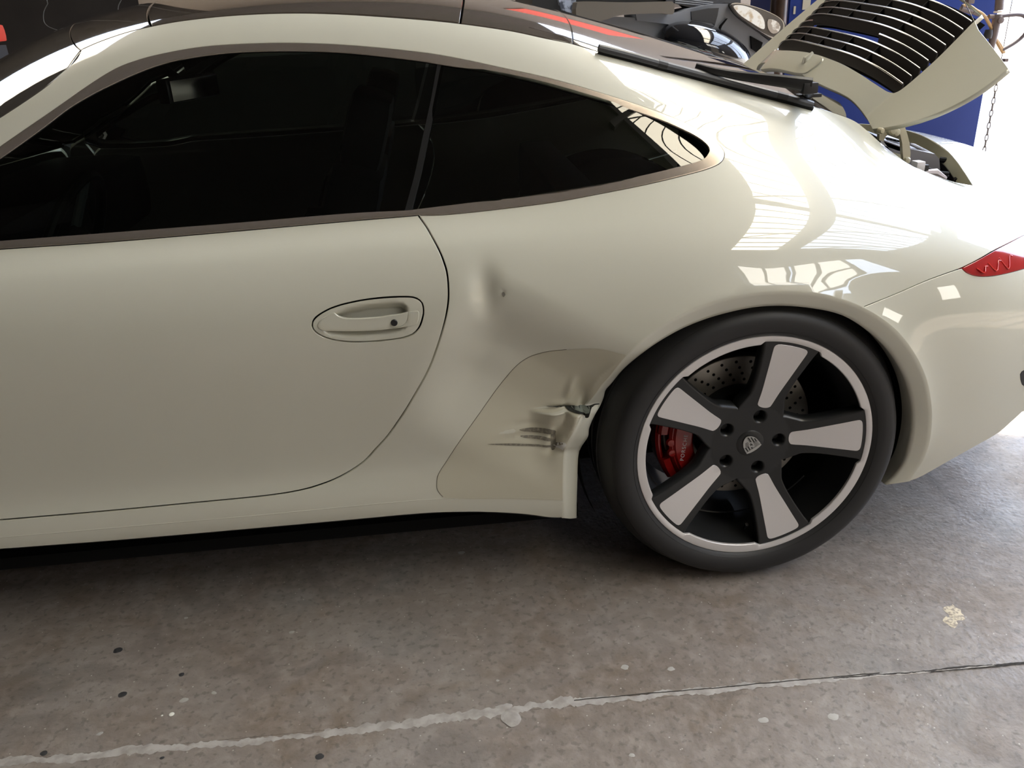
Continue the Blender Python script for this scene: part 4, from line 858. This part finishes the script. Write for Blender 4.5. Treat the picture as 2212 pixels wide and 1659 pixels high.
for sx in (-.62,-.28,.06,.40,.72):
    for k in range(8):
        if k in (2,3): continue
        v0 = vbase[k]; w = MB(); q = lidf([[sx,v0+.022],[sx,v0+.115]]); d = _V/np.linalg.norm(_V)
        w.add(np.array([q[0]-_n*.002, q[1]-_n*.002, q[1]-_n*.03, q[0]-_n*.03, q[0]-_n*.002+_X*.012, q[1]-_n*.002+_X*.012, q[1]-_n*.03+_X*.012, q[0]-_n*.03+_X*.012])-lidl, [(0,1,2,3),(4,7,6,5),(0,4,5,1),(1,5,6,2),(2,6,7,3),(3,7,4,0)]); w.build('slat_rib', MT['black'], lid, smooth=False)
bk = lidf([[-.97,-.02],[.94,-.02],[.94,.30],[-.97,.30]])-_n*.045; 
for (v0, v1) in ((-.03,.27), (.47,1.12)):
    s_ = np.linspace(-.98,.95,30); a_ = lidf(np.stack([s_, np.full(30,v0)], -1))-_n*.040-lidl; b_ = lidf(np.stack([s_, np.full(30,v1)], -1))-_n*.040-lidl; strip('grille_backing', a_, b_, MT['void'], lid, n=1)
# bulged front centre of the lid and washer nozzle
hump = LID.px(zl([(20,668),(60,628),(150,500),(220,492),(330,496),(440,508),(540,530),(612,570),(560,625),(500,668),(450,700),(380,705),(300,690),(200,668),(100,660)]), 3, closed=True)
lpanel('lid_centre_bulge', [hump], paint_l, res=.012, edge=.006, off=.004, depth=.014, bulge=(.006,.03))
c_ = lidf(LID.px([(1742,138)]))[0]; w = MB(); w.tube([c_+_n*.004, c_+_n*.012+_V*.03, c_+_n*.012+_V*.14], [.010,.009,.004], n=12); w.v = [tuple(np.array(q)-lidl) for q in w.v]; w.build('washer_jet', paint_l, lid)
# underside edge: inner frame
# ------------------------------------------------------------------ engine bay
ub = MB(); ub.box((.52,0,.60), (.56,1.26,.03)); ub.box((.36,0,.72), (.02,1.0,.30)); ub.box((.5,-.62,.66), (.5,.02,.2)); ub.box((.5,.62,.70), (.5,.02,.25)); ub.build('engine_bay_tray', MT['void'], car)
pd = MT['paint_dull']
brL = np.array([[.671,-.50],[.679,-.47],[.688,-.42],[.702,-.36],[.717,-.30],[.741,-.17],[.757,-.08],[.761,0],[.757,.08],[.741,.17],[.717,.30],[.702,.36],[.688,.42],[.671,.50]])
ev = body(np.array([xy(x, -abs(y)) for x, y in brL]), dent=False); ev[:,1] = brL[:,1]
ev = smooth_pts(ev, 4); strip('bay_flange', ev-[0,0,.002], ev+[-.012,0,-.030], pd, car, n=2); strip('bay_wall', ev+[-.012,0,-.028], ev+[.05,0,-.22], MT['black'], car, n=2)
rim_in = smooth_pts([at_y(2030,345,-.30), at_y(2052,350,-.32), at_y(2062,368,-.36), at_y(2068,392,-.42)], 6); w = MB(); w.tube(rim_in, .008, n=8); w.build('bay_gasket', MT['rubber'], car)
P0 = BAY_NEAR; bn = body(P0); strip('bay_flange', bn-[0,0,.001], bn+[0,.012,-.03], pd, car, n=2)
grey = mat('grey_engine_plastic', (.16,.155,.17), .45)
w = MB()      # fan shroud: long box sloping rearwards
A = [at_y(1903,303,-.36), at_y(1952,322,-.36), at_y(2024,337,-.36), at_y(2029,362,-.36)]
fr_ = [at_y(1905,301,-.36), at_y(1950,318,-.36), at_y(2020,333,-.36), at_y(2029,343,-.36), at_y(2031,368,-.36), at_y(1962,356,-.36), at_y(1925,327,-.36)]
o_ = fr_[0]; w.add(fr_+[q+np.array([0,.10,.012]) for q in fr_], [tuple(range(7)), tuple(range(13,6,-1))]+[(i, 7+i, 7+(i+1) % 7, (i+1) % 7) for i in range(7)]); w.build('fan_shroud', grey, car, smooth=False)
w = MB()
tp = [at_y(1903,303,-.36), at_y(1950,320,-.36), at_y(1947,303,-.28), at_y(1917,292,-.28)]
w.add(tp+[q-np.array([0,0,.01]) for q in tp], [(0,1,2,3),(7,6,5,4),(0,4,5,1),(1,5,6,2),(2,6,7,3),(3,7,4,0)]); w.build('shroud_lid', mat('pale_grey_plastic', (.33,.32,.34), .4), car, smooth=False)
for k in range(5):
    c0 = at_y(1917+8.6*k, 304+2.2*k, -.325); w = MB(); w.box(c0+[0,0,.006], (.010,.022,.003)); w.build('shroud_slot', MT['void'], car, smooth=False)
w = MB(); w.tube([at_y(1965,311,-.34), at_y(1985,320,-.34), at_y(2005,330,-.34)], .004, n=6); w.tube([at_y(1960,320,-.35), at_y(1985,328,-.35), at_y(2015,336,-.35)], .003, n=6); w.build('cable', grey, car)
w = MB(); w.tube([at_y(1998,362,-.42), at_y(2015,370,-.42), at_y(2032,374,-.42), at_y(2048,375,-.42)], .005, n=8); w.build('hose', MT['rubber'], car)
w = MB(); w.tube([at_y(2003,370,-.42), at_y(2020,377,-.42), at_y(2048,381,-.42)], .004, n=8); w.build('hose', MT['rubber'], car)
w = MB(); w.box(at_y(1983,358,-.44), (.022,.03,.024), bev=.004); w.build('sensor', mat('white_plastic_sensor', (.75,.73,.78), .35), car)
w = MB(); w.box(at_y(1994,363,-.42), (.014,.03,.020), bev=.003); w.build('connector', MT['black'], car)
w = MB(); w.tube([at_y(1995,372,-.43), at_y(2020,374,-.43), at_y(2042,386,-.43)], [.006,.012,.006], n=8); w.build('bracket', mat('pinkish_grey_bracket', (.45,.40,.42), .4), car)
# hinge arms
def slab(name, pts, y0, th, m, parent):
    w = MB(); P = [at_y(a, b, y0) for a, b in pts]; N = len(P); w.add(P+[q+np.array([0,th,0]) for q in P], [tuple(range(N)), tuple(range(2*N-1, N-1, -1))]+[(i, N+i, N+(i+1) % N, (i+1) % N) for i in range(N)]); return w.build(name, m, parent, smooth=False)
hm = mat('cream_hinge_paint', (.55,.50,.36), .4, coat=.4)
slab('hinge_arm', [(1937,275),(1953,268),(1960,290),(1965,310),(1967,330),(1966,345),(1962,350),(1952,348),(1950,330),(1949,310),(1945,292)], -.47, .012, hm, car)
slab('hinge_arm', [(1904,282),(1917,272),(1925,276),(1918,284),(1913,296),(1908,306),(1899,303),(1900,290)], -.45, .012, hm, car)
for px, py, rr in ((1931,281,.013), (1937,286,.010), (1960,347,.009), (1906,283,.007)):
    c = at_y(px, py, -.472); w = MB(); w.lathe([(0,-.004),(rr*.7,-.003),(rr,.001),(rr,.014)], c, n=18); w.build('hinge_bolt', hm, car)
slab('hinge_bracket', [(1926,328),(1950,335),(1952,352),(1944,352)], -.445, .01, hm, car)
# ------------------------------------------------------------------ rear wiper
wp = empty('rear_wiper', (0,0,0), car)
bpx = smooth_pts([(1293,103),(1360,120),(1440,142),(1500,158),(1600,185),(1700,211),(1755,226)], 4); Pb = np.array([above(BODY, a, b, .011) for a, b in bpx]); nb = np.tile([0,0,1.], (len(Pb),1))
w = MB(); w.tube(Pb, [.0075]+[.0085]*(len(Pb)-2)+[.0075], n=10); w.build('wiper_blade', mat('wiper_grey', (.045,.047,.052), .35), wp)
w = MB(); w.tube([above(BODY, a, b+9, .003) for a, b in bpx], .0052, n=6); w.build('blade_rubber', MT['rubber'], wp)
for i in (7, 19):
    w = MB(); w.tube([Pb[i], Pb[i+1]], .0092, n=10); w.build('blade_clip', MT['black'], wp)
ar = [above(BODY,1503,142,.020), above(BODY,1545,154,.026), above(BODY,1600,164,.034), above(BODY,1655,171,.044), above(BODY,1710,178,.055), above(BODY,1752,184,.062)]
ar = smooth_pts(ar, 4); w = MB(); w.tube(ar, np.linspace(.006,.016,len(ar)), n=8, flat=.7); w.build('wiper_arm', MT['black'], wp)
w = MB(); pv = above(BODY,1747,190,.055); w.box(pv, (.034,.026,.024), bev=.006); w.tube([pv, above(BODY,1745,205,.0)], .013, n=14); w.box(above(BODY,1745,206,.006), (.055,.03,.008), bev=.002); w.build('wiper_pivot', MT['black'], wp)

# ------------------------------------------------------------------ cabin
fab = mat('black_leather', (.014,.014,.014), .5); dk = MT['black']
def seat(x, y):
    s_ = empty('front_seat', (x,y,.25), car)
    w = MB(); w.box((0,0,.10), (.50,.46,.16), bev=.05); w.box((-.02,-.21,.15), (.46,.07,.14), bev=.03); w.box((-.02,.21,.15), (.46,.07,.14), bev=.03); w.build('cushion', fab, s_)
    Rb = np.array(Matrix.Rotation(math.radians(-20), 3, 'Y').inverted()); Rb = np.array(Matrix.Rotation(math.radians(18), 3, 'Y'))
    w = MB(); w.box((.31,0,.42), (.13,.42,.56), R=Rb, bev=.05); w.box((.27,-.20,.38), (.14,.09,.46), R=Rb, bev=.035); w.box((.27,.20,.38), (.14,.09,.46), R=Rb, bev=.035); w.build('backrest', fab, s_)
    w = MB(); w.box((.415,0,.75), (.10,.26,.18), R=Rb, bev=.04); w.build('headrest', fab, s_)
    return s_
seat(-1.22,-.36); seat(-1.22,.36)
w = MB(); w.box((-.50,0,.50), (.35,1.0,.12), bev=.04); w.box((-.30,0,.66), (.12,1.0,.34), bev=.04); w.build('rear_seat', fab, car)
w = MB(); w.box((-1.82,0,.74), (.34,1.30,.22), bev=.07); w.box((-1.45,0,.50), (.7,.24,.26), bev=.04); w.build('dashboard', dk, car)
sw = empty('steering_wheel', (-1.55,-.37,.76), car); sw.rotation_euler = (0, math.radians(-66), 0)
w = MB(); a_ = np.linspace(0, 2*np.pi, 40); w.tube([(.185*math.cos(a), .185*math.sin(a), 0) for a in a_], .014, n=10, caps=False); w.build('wheel_rim', fab, sw)
w = MB(); w.lathe([(0,.02),(.055,.015),(.07,0),(.05,-.03)], axis=2, n=24); w.build('airbag_hub', fab, sw)
for a in (0, 180, 270):
    c, s = math.cos(math.radians(a)), math.sin(math.radians(a)); w = MB(); w.tube([(.05*c,.05*s,0),(.18*c,.18*s,0)], .011, n=8, flat=1.6); w.build('wheel_spoke', MT['silver'], sw)
cc = at_y(178,440,-.10); w = MB(); w.tube([at_y(150,428,-.12), at_y(178,421,-.10), at_y(190,424,-.08)], .006, n=8); w.tube([at_y(190,424,-.08), at_y(192,450,-.10), at_y(208,500,-.12)], .004, n=8); w.build('console_trim', MT['chrome'], car)
mr = empty('interior_mirror', at_y(408,190,-.06), car)
w = MB(); w.box((0,0,0), (.035,.22,.062), R=np.array(Matrix.Rotation(math.radians(-22), 3, 'Z')), bev=.014); w.build('mirror_housing', dk, mr)
w = MB(); w.box((.0185,-.006,0), (.002,.20,.050), R=np.array(Matrix.Rotation(math.radians(-22), 3, 'Z'))); w.build('mirror_glass', MT['chrome'], mr, smooth=False)
w = MB(); w.tube([(-.01,.0,.01),(-.06,.03,.05),(-.09,.05,.09)], .012, n=8); w.build('mirror_stalk', dk, mr)
# roof lining under the roof skin so that no light leaks into the cabin
us = np.linspace(-1.80,.30,50); tt = np.linspace(10.9, 15.1, 21)
U_, T_ = np.meshgrid(us[8:], tt, indexing='ij'); P_ = body(np.stack([U_.ravel(), T_.ravel()], -1), dent=False)-BODY0.normal(np.stack([U_.ravel(), T_.ravel()], -1))*.035
nn_ = len(tt); mesh_obj('headliner', P_, [(i*nn_+j, (i+1)*nn_+j, (i+1)*nn_+j+1, i*nn_+j+1) for i in range(len(us)-9) for j in range(nn_-1)], MT['void'], car)
# ------------------------------------------------------------------ things behind the car
def slab2(name, pts, y0, th, m, parent, bev=0, smooth=False, loc=None):
    w = MB(); P = [at_y(a, b, y0) for a, b in pts]; N = len(P)
    if loc is not None: P = [q-np.array(loc) for q in P]
    w.add(P+[q+np.array([0,th,0]) for q in P], [tuple(range(N)), tuple(range(2*N-1, N-1, -1))]+[(i, N+i, N+(i+1) % N, (i+1) % N) for i in range(N)])
    return w.build(name, m, parent, smooth=smooth)
gp = mat('weathered_grey_plastic', (.17,.18,.205), .48); gp2 = mat('brown_grey_beam', (.12,.105,.088), .6); glb = mat('gloss_black_paint', (.008,.009,.012), .05, coat=1.0); gp3 = mat('dark_blue_grey_hood', (.045,.05,.065), .25, coat=.6)
YB = 1.9
suv = empty('parked_vehicle', (at_y(1480,80,YB)[0], YB+.8, 0)); tag(suv, 'dark vehicle with stripped grey plastic front end behind the coupe roof', 'car'); SL_ = np.array(suv.location)
def sp(name, pts, y0, th, m, **k): return slab2(name, pts, y0, th, m, suv, loc=SL_, **k)
fl_px = [(1290,34),(1373,38),(1372,28),(1400,29),(1470,27),(1490,19),(1530,11),(1560,8),(1578,8),(1588,28),(1606,48),(1640,72),(1672,98),(1672,160),(1600,190),(1450,190),(1290,110)]
sp('front_fascia', fl_px, YB, .25, gp)
sp('fascia_ledge', [(1373,28),(1400,29),(1470,27),(1490,19),(1492,43),(1545,51),(1541,57),(1549,75),(1500,64),(1440,52),(1376,44)], YB-.03, .05, gp)
sp('fascia_recess', [(1493,25),(1530,18),(1553,17),(1550,34),(1544,55),(1540,50),(1494,43)], YB-.035, .012, mat('recess_dark', (.02,.02,.022), .6))
sp('fascia_slot', [(1622,78),(1648,92),(1640,116),(1624,105)], YB-.015, .02, MT['void'])
sp('bumper_beam', smooth_pts([(1262,3),(1350,5),(1440,3),(1454,5),(1457,16),(1455,29),(1446,31),(1420,29),(1340,33),(1300,45),(1250,40),(1246,10)], 3, closed=True).tolist(), YB-.12, .12, gp2)
w = MB(); c = at_y(1522,108,YB-.02)-SL_; 
bm = bmesh.new(); bmesh.ops.create_uvsphere(bm, u_segments=32, v_segments=18, radius=1); bm.verts.index_update(); vv = [np.array(v.co)*[.25,.16,.115] for v in bm.verts]; ff = [[v.index for v in f.verts] for f in bm.faces]; bm.free()
Rr = np.array(Matrix.Rotation(math.radians(20), 3, 'Y')); w.add([Rr@q+c for q in vv], ff); w.build('fog_lamp_cover', glb, suv)
for px, py in ((1481,55),(1557,70),(1558,73)):
    w = MB(); w.lathe([(0,-.006),(.008,-.004),(.010,0)], at_y(px, py, YB-.03)-SL_, n=12); w.build('push_rivet', gp, suv)
lens_px = smooth_pts([(1581,12),(1595,8),(1625,14),(1655,24),(1682,38),(1692,52),(1688,68),(1676,80),(1660,76),(1630,58),(1603,40),(1588,26)], 4, closed=True)
sp('headlamp_housing', [(q[0]+(q[0]-1635)*.10, q[1]+(q[1]-45)*.16+3) for q in lens_px.tolist()], YB-.02, .12, MT['black'])
sp('headlamp_bezel', [(q[0]+(q[0]-1635)*.05, q[1]+(q[1]-45)*.08+1) for q in lens_px.tolist()], YB-.035, .04, MT['chrome'])
sp('headlamp_lens', lens_px.tolist(), YB-.055, .03, mat('clear_lamp_lens', (.11,.10,.095), .10, metal=.3))
sp('lamp_reflector', smooth_pts([(1585,13),(1600,11),(1622,17),(1640,28),(1650,42),(1652,60),(1645,62),(1625,50),(1602,35),(1590,23)], 3, closed=True).tolist(), YB-.062, .006, mat('bright_lamp_reflector', (.85,.86,.84), .25, metal=.2, noise=(22, (.55,.45,.32), .5, .62)))
sp('lamp_reflector', smooth_pts([(1660,42),(1678,46),(1686,58),(1680,70),(1668,72),(1659,60)], 3, closed=True).tolist(), YB-.062, .006, mat('dim_lamp_reflector', (.40,.36,.32), .3, metal=.4, noise=(40, (.8,.8,.78), .5, .6)))
sp('hood', [(1420,-60),(1600,-60),(1600,6),(1560,8),(1530,10),(1490,16),(1460,8),(1440,3)], YB+.10, .3, gp3)
for k in range(3):
    w = MB(); a, b_ = at_y(1458,2+5*k-6,YB+.09)-SL_, at_y(1540,12+4*k-6,YB+.09)-SL_; w.tube([a,b_], .004, n=6); w.build('hood_ridge', gp, suv)
sp('vehicle_body', [(1150,-80),(1440,-80),(1440,5),(1262,4),(1262,60),(1150,40)], YB+.15, .8, MT['black'])
sp('glass_reflector', [(1207,0),(1244,0),(1247,32),(1240,30),(1212,22)], YB+.05, .04, mat('blue_white_plastic_bag', (.45,.5,.62), .2, coat=.6, noise=(25, (.08,.09,.12), .45, .55)))
sp('seam', [(1568,42),(1572,40),(1560,56),(1551,78),(1549,77),(1556,55)], YB-.012, .02, MT['void'])
w = MB(); w.box((-.40,.35,.50), (1.9,1.3,.95), bev=.05); w.build('vehicle_lower_body', MT['black'], suv)
w = MB(); w.lathe([(.20,.0),(.34,.0),(.345,.02),(.345,.2),(.2,.2)], (.1,-.66,.345), n=40); w.build('front_tyre', MT['tyre'], suv)
# rusty steel post
pst = empty('steel_post', (at_y(1683,60,2.2)[0], 2.2, 0)); tag(pst, 'brown steel post beside the raised engine lid', 'post')
w = MB(); w.tube([(0,0,0),(-.01,0,1.2),(0,0,2.4)], [.05,.045,.03], n=14); w.build('post_shaft', mat('rusty_brown_steel', (.045,.022,.012), .3, metal=.3, noise=(12, (.015,.01,.008), .4, .6)), pst)
w = MB(); w.lathe([(0,0),(.09,0),(.09,.02),(0,.02)], axis=2, n=20); w.build('base_plate', MT['black'], pst)
# blue steel cabinet wall
blue = mat('blue_painted_steel', (.006,.018,.115), .5, noise=(3, (.008,.022,.13), .35, .65), spec=.15)
YC = 2.45; bx0, bx1 = at_y(1700,60,YC)[0], at_y(2125,190,YC)[0]; bz = at_y(2101,320,YC)[2]
print('cab', bx0, bx1, bz)
cabn = empty('steel_cabinet', ((bx0+bx1)/2, YC+.3, 0)); tag(cabn, 'tall blue steel cabinet behind the raised engine lid', 'cabinet')
hw = (bx1-bx0)/2; ztop = 1.62; z0 = max(bz-.10, .08)
w = MB(); w.box((0,0,(z0+ztop)/2), (2*hw,.6,ztop-z0), bev=.006); w.build('cabinet_body', blue, cabn)
w = MB(); w.box((0,-.303,z0+.10+(ztop-z0-.10)/2), (2*hw-.006,.012,ztop-z0-.11), bev=.003); w.build('door', blue, cabn)
w = MB(); w.box((0,-.302,z0+.045), (2*hw-.006,.008,.08), bev=.002); w.build('plinth_panel', blue, cabn)
for s_ in (-1,1):
    w = MB(); w.box((s_*(hw-.05),0,z0/2), (.05,.5,z0)); w.build('leg', MT['black'], cabn, smooth=False)
for px, py, a, b_ in ((1742,8,.045,.06), (1716,22,.012,.04)):
    c = at_y(px, py, YC-.01); w = MB(); w.box((c[0]-cabn.location[0], -.312, c[2]), (a,.002,b_)); w.build('paper_label', mat('old_paper', (.30,.28,.22), .8), cabn, smooth=False)
# hose reel stand with valves, in front of the bright yard
st = empty('hanging_hose_drop', (at_y(2160,0,1.5)[0], 1.5, 7.04)); tag(st, 'grey pipe with valves and hoses hanging beside the bright yard', 'air hose'); SS = np.array(st.location)
pip = mat('grey_iron_pipe', (.11,.085,.085), .5)
A_ = lambda px, py, y=1.5: at_y(px, py, y)-SS
w = MB(); w.tube([np.array([A_(2164,-60)[0],0,0]), A_(2164,-60), A_(2158,22)], .019, n=12); w.tube([A_(2155,32), A_(2147,75), A_(2139,112), A_(2137,124)], [.020,.018,.014,.008], n=12); w.build('upright_pipe', pip, st)
w = MB(); w.lathe([(.021,-.004),(.021,.004)], A_(2157,26), axis=2, n=14); w.build('pipe_collar', mat('pale_collar', (.7,.65,.62), .4), st)
w = MB(); w.tube([A_(2136,36), A_(2150,36), A_(2164,35)], .010, n=10); w.lathe([(0,-.03),(.014,-.028),(.015,0),(.010,.02)], A_(2155,44), n=14); w.build('cross_valve', pip, st)
w = MB(); w.tube(smooth_pts([A_(2163,35), A_(2180,33), A_(2200,32), A_(2214,36), A_(2222,50), A_(2218,66), A_(2208,80), A_(2190,94), A_(2165,108)], 5), .0085, n=10); w.build('black_hose', mat('dark_hose_rubber', (.05,.035,.045), .5), st)
w = MB(); w.tube(smooth_pts([A_(2080,12), A_(2094,13), A_(2108,22), A_(2125,33), A_(2137,52), A_(2146,73), A_(2156,95), A_(2167,114)], 5), .0072, n=10); w.build('tan_hose', mat('tan_hose_rubber', (.42,.27,.13), .5), st)
w = MB(); w.tube(smooth_pts([A_(2150,82), A_(2160,95), A_(2170,114)], 4), .006, n=8); w.build('tan_hose_end', mat('tan_hose_rubber2', (.42,.27,.13), .5), st)
w = MB(); w.box(A_(2095,2), (.030,.03,.024), bev=.004); w.tube([A_(2094,6), A_(2091,12)], .005, n=8); w.tube([A_(2078,12), A_(2096,13)], .006, n=8); w.build('valve_knob', pip, st)
w = MB(); w.tube([A_(2076,18), A_(2100,26)], .012, n=10); w.tube([A_(2102,26), A_(2116,33), A_(2132,36)], [.010,.007,.005], n=8); w.build('gun_fitting', pip, st)
w = MB(); w.lathe([(0,-.02),(.018,-.018),(.020,0),(.016,.02)], A_(2135,74), axis=2, n=16); w.build('round_knob', mat('black_round_knob', (.02,.018,.02), .4), st)
w = MB(); w.box(A_(2172,130), (.016,.02,.014)); w.build('hose_stop', pip, st)
# hanging chain, link by link
chn = empty('hanging_chain', tuple(at_y(2160,120,1.7))); tag(chn, 'thin steel chain hanging in front of the bright yard', 'chain'); CC = np.array(chn.location)
c0, c1 = at_y(2163,128,1.7)-CC, at_y(2125,330,1.7)-CC; c0 = np.array([c1[0],0,c0[2]]) if False else c0
chm = mat('grey_chain_steel', (.14,.12,.11), .45, metal=.5); NL = 15
for i in range(NL):
    p = c0+(c1-c0)*((i+.5)/NL); hl = np.linalg.norm(c1-c0)/NL*.62; d = (c1-c0)/np.linalg.norm(c1-c0); side = np.array([1,0,0]) if i % 2 == 0 else np.array([.35,.94,0]); side = side-d*(side@d)
    w = MB(); w.tube([p+d*hl*math.cos(t)+side*hl*.45*math.sin(t) for t in np.linspace(0, 2*np.pi, 18)], .0022, n=6, caps=False); w.build('link', chm, chn)
w = MB(); w.tube([c0, np.array([c0[0],c0[1],7.04-CC[2]])], .0022, n=6); w.build('upper_chain', chm, chn)
# dark corner at the upper left: tyre, red can and looped cable
tyr = empty('spare_tyre', tuple(at_y(40,118,3.0))); tag(tyr, 'worn black tyre leaning in the dark corner behind the windshield', 'tyre')
tyr.location[2] = .34
w = MB(); w.lathe([(.21,-.08),(.26,-.11),(.32,-.10),(.34,-.06),(.34,.06),(.32,.10),(.26,.11),(.21,.08)], n=48, closed=True); w.build('tyre_carcass', MT['tyre'], tyr)
w = MB(); w.lathe([(.0,.0),(.14,.0),(.21,-.06),(.21,.06)], n=32); w.build('wheel_disc', MT['black'], tyr)
cb = at_y(-8,72,2.6)
rc = empty('tool_trolley', (cb[0]-.10, 2.6, 0)); tag(rc, 'red painted tool trolley at the dark left edge', 'trolley')
w = MB(); w.box((0,0,.50), (.34,.4,.80), bev=.02); w.build('trolley_body', MT['black'], rc)
cz = cb[2]
w = MB(); w.box((.06,0,cz), (.10,.2,.09), bev=.03); w.build('red_lid', mat('red_enamel', (.45,.03,.015), .35, coat=.4), rc)
for sx in (-.12,.12):
    for sy in (-.15,.15):
        w = MB(); w.lathe([(0,-.015),(.05,-.015),(.05,.015),(0,.015)], (sx,sy,.05), n=14); w.build('castor', MT['rubber'], rc)
w = MB(); w.box((.04,0,(cz-.07+.9)/2), (.10,.2,max(cz-.07-.9,.02)+.02)); w.build('trolley_neck', MT['black'], rc)
P_ = [at_y(103,8,3.2)*[1,1,0]+[0,0,7.05]]+[at_y(*q, 3.2) for q in smooth_pts([(103,8),(95,24),(94,42),(100,54),(115,62),(150,72),(210,80),(250,82)], 4)]
w = MB(); w.tube(P_, .0022, n=6); o = w.build('looped_cable', mat('grey_cable', (.10,.10,.09), .4), None); tag(o, 'thin grey cable looping down the dark back wall left of the roof', 'cable')
P_ = [at_y(272,-20,3.2)*[1,1,0]+[0,0,7.05]]+[at_y(*q, 3.2) for q in smooth_pts([(272,-20),(262,0),(256,12),(255,24),(256,40)], 4)]
w = MB(); w.tube(P_, .0022, n=6); o = w.build('looped_cable', mat('grey_cable2', (.10,.10,.09), .4), None); tag(o, 'short thin cable end hanging just above the windshield top', 'cable')
# low wall of stored panels behind
w = MB(); w.box((-2.2,4.2,.5), (3.4,.25,1.0), bev=.01); o = w.build('workbench', mat('brown_grey_bench', (.045,.038,.03), .7), None); tag(o, 'low brown workbench front in the dark behind the windshield', 'workbench')
# red sign on the far wall, mirrored in the roof
w = MB(); w.box((2.1,8.97,3.75), (1.9,.05,1.25)); o = w.build('wall_sign', mat('red_sign_board', (.75,.10,.06), .5), None, smooth=False); tag(o, 'plain red board high on the back wall, mirrored in the roof', 'board')
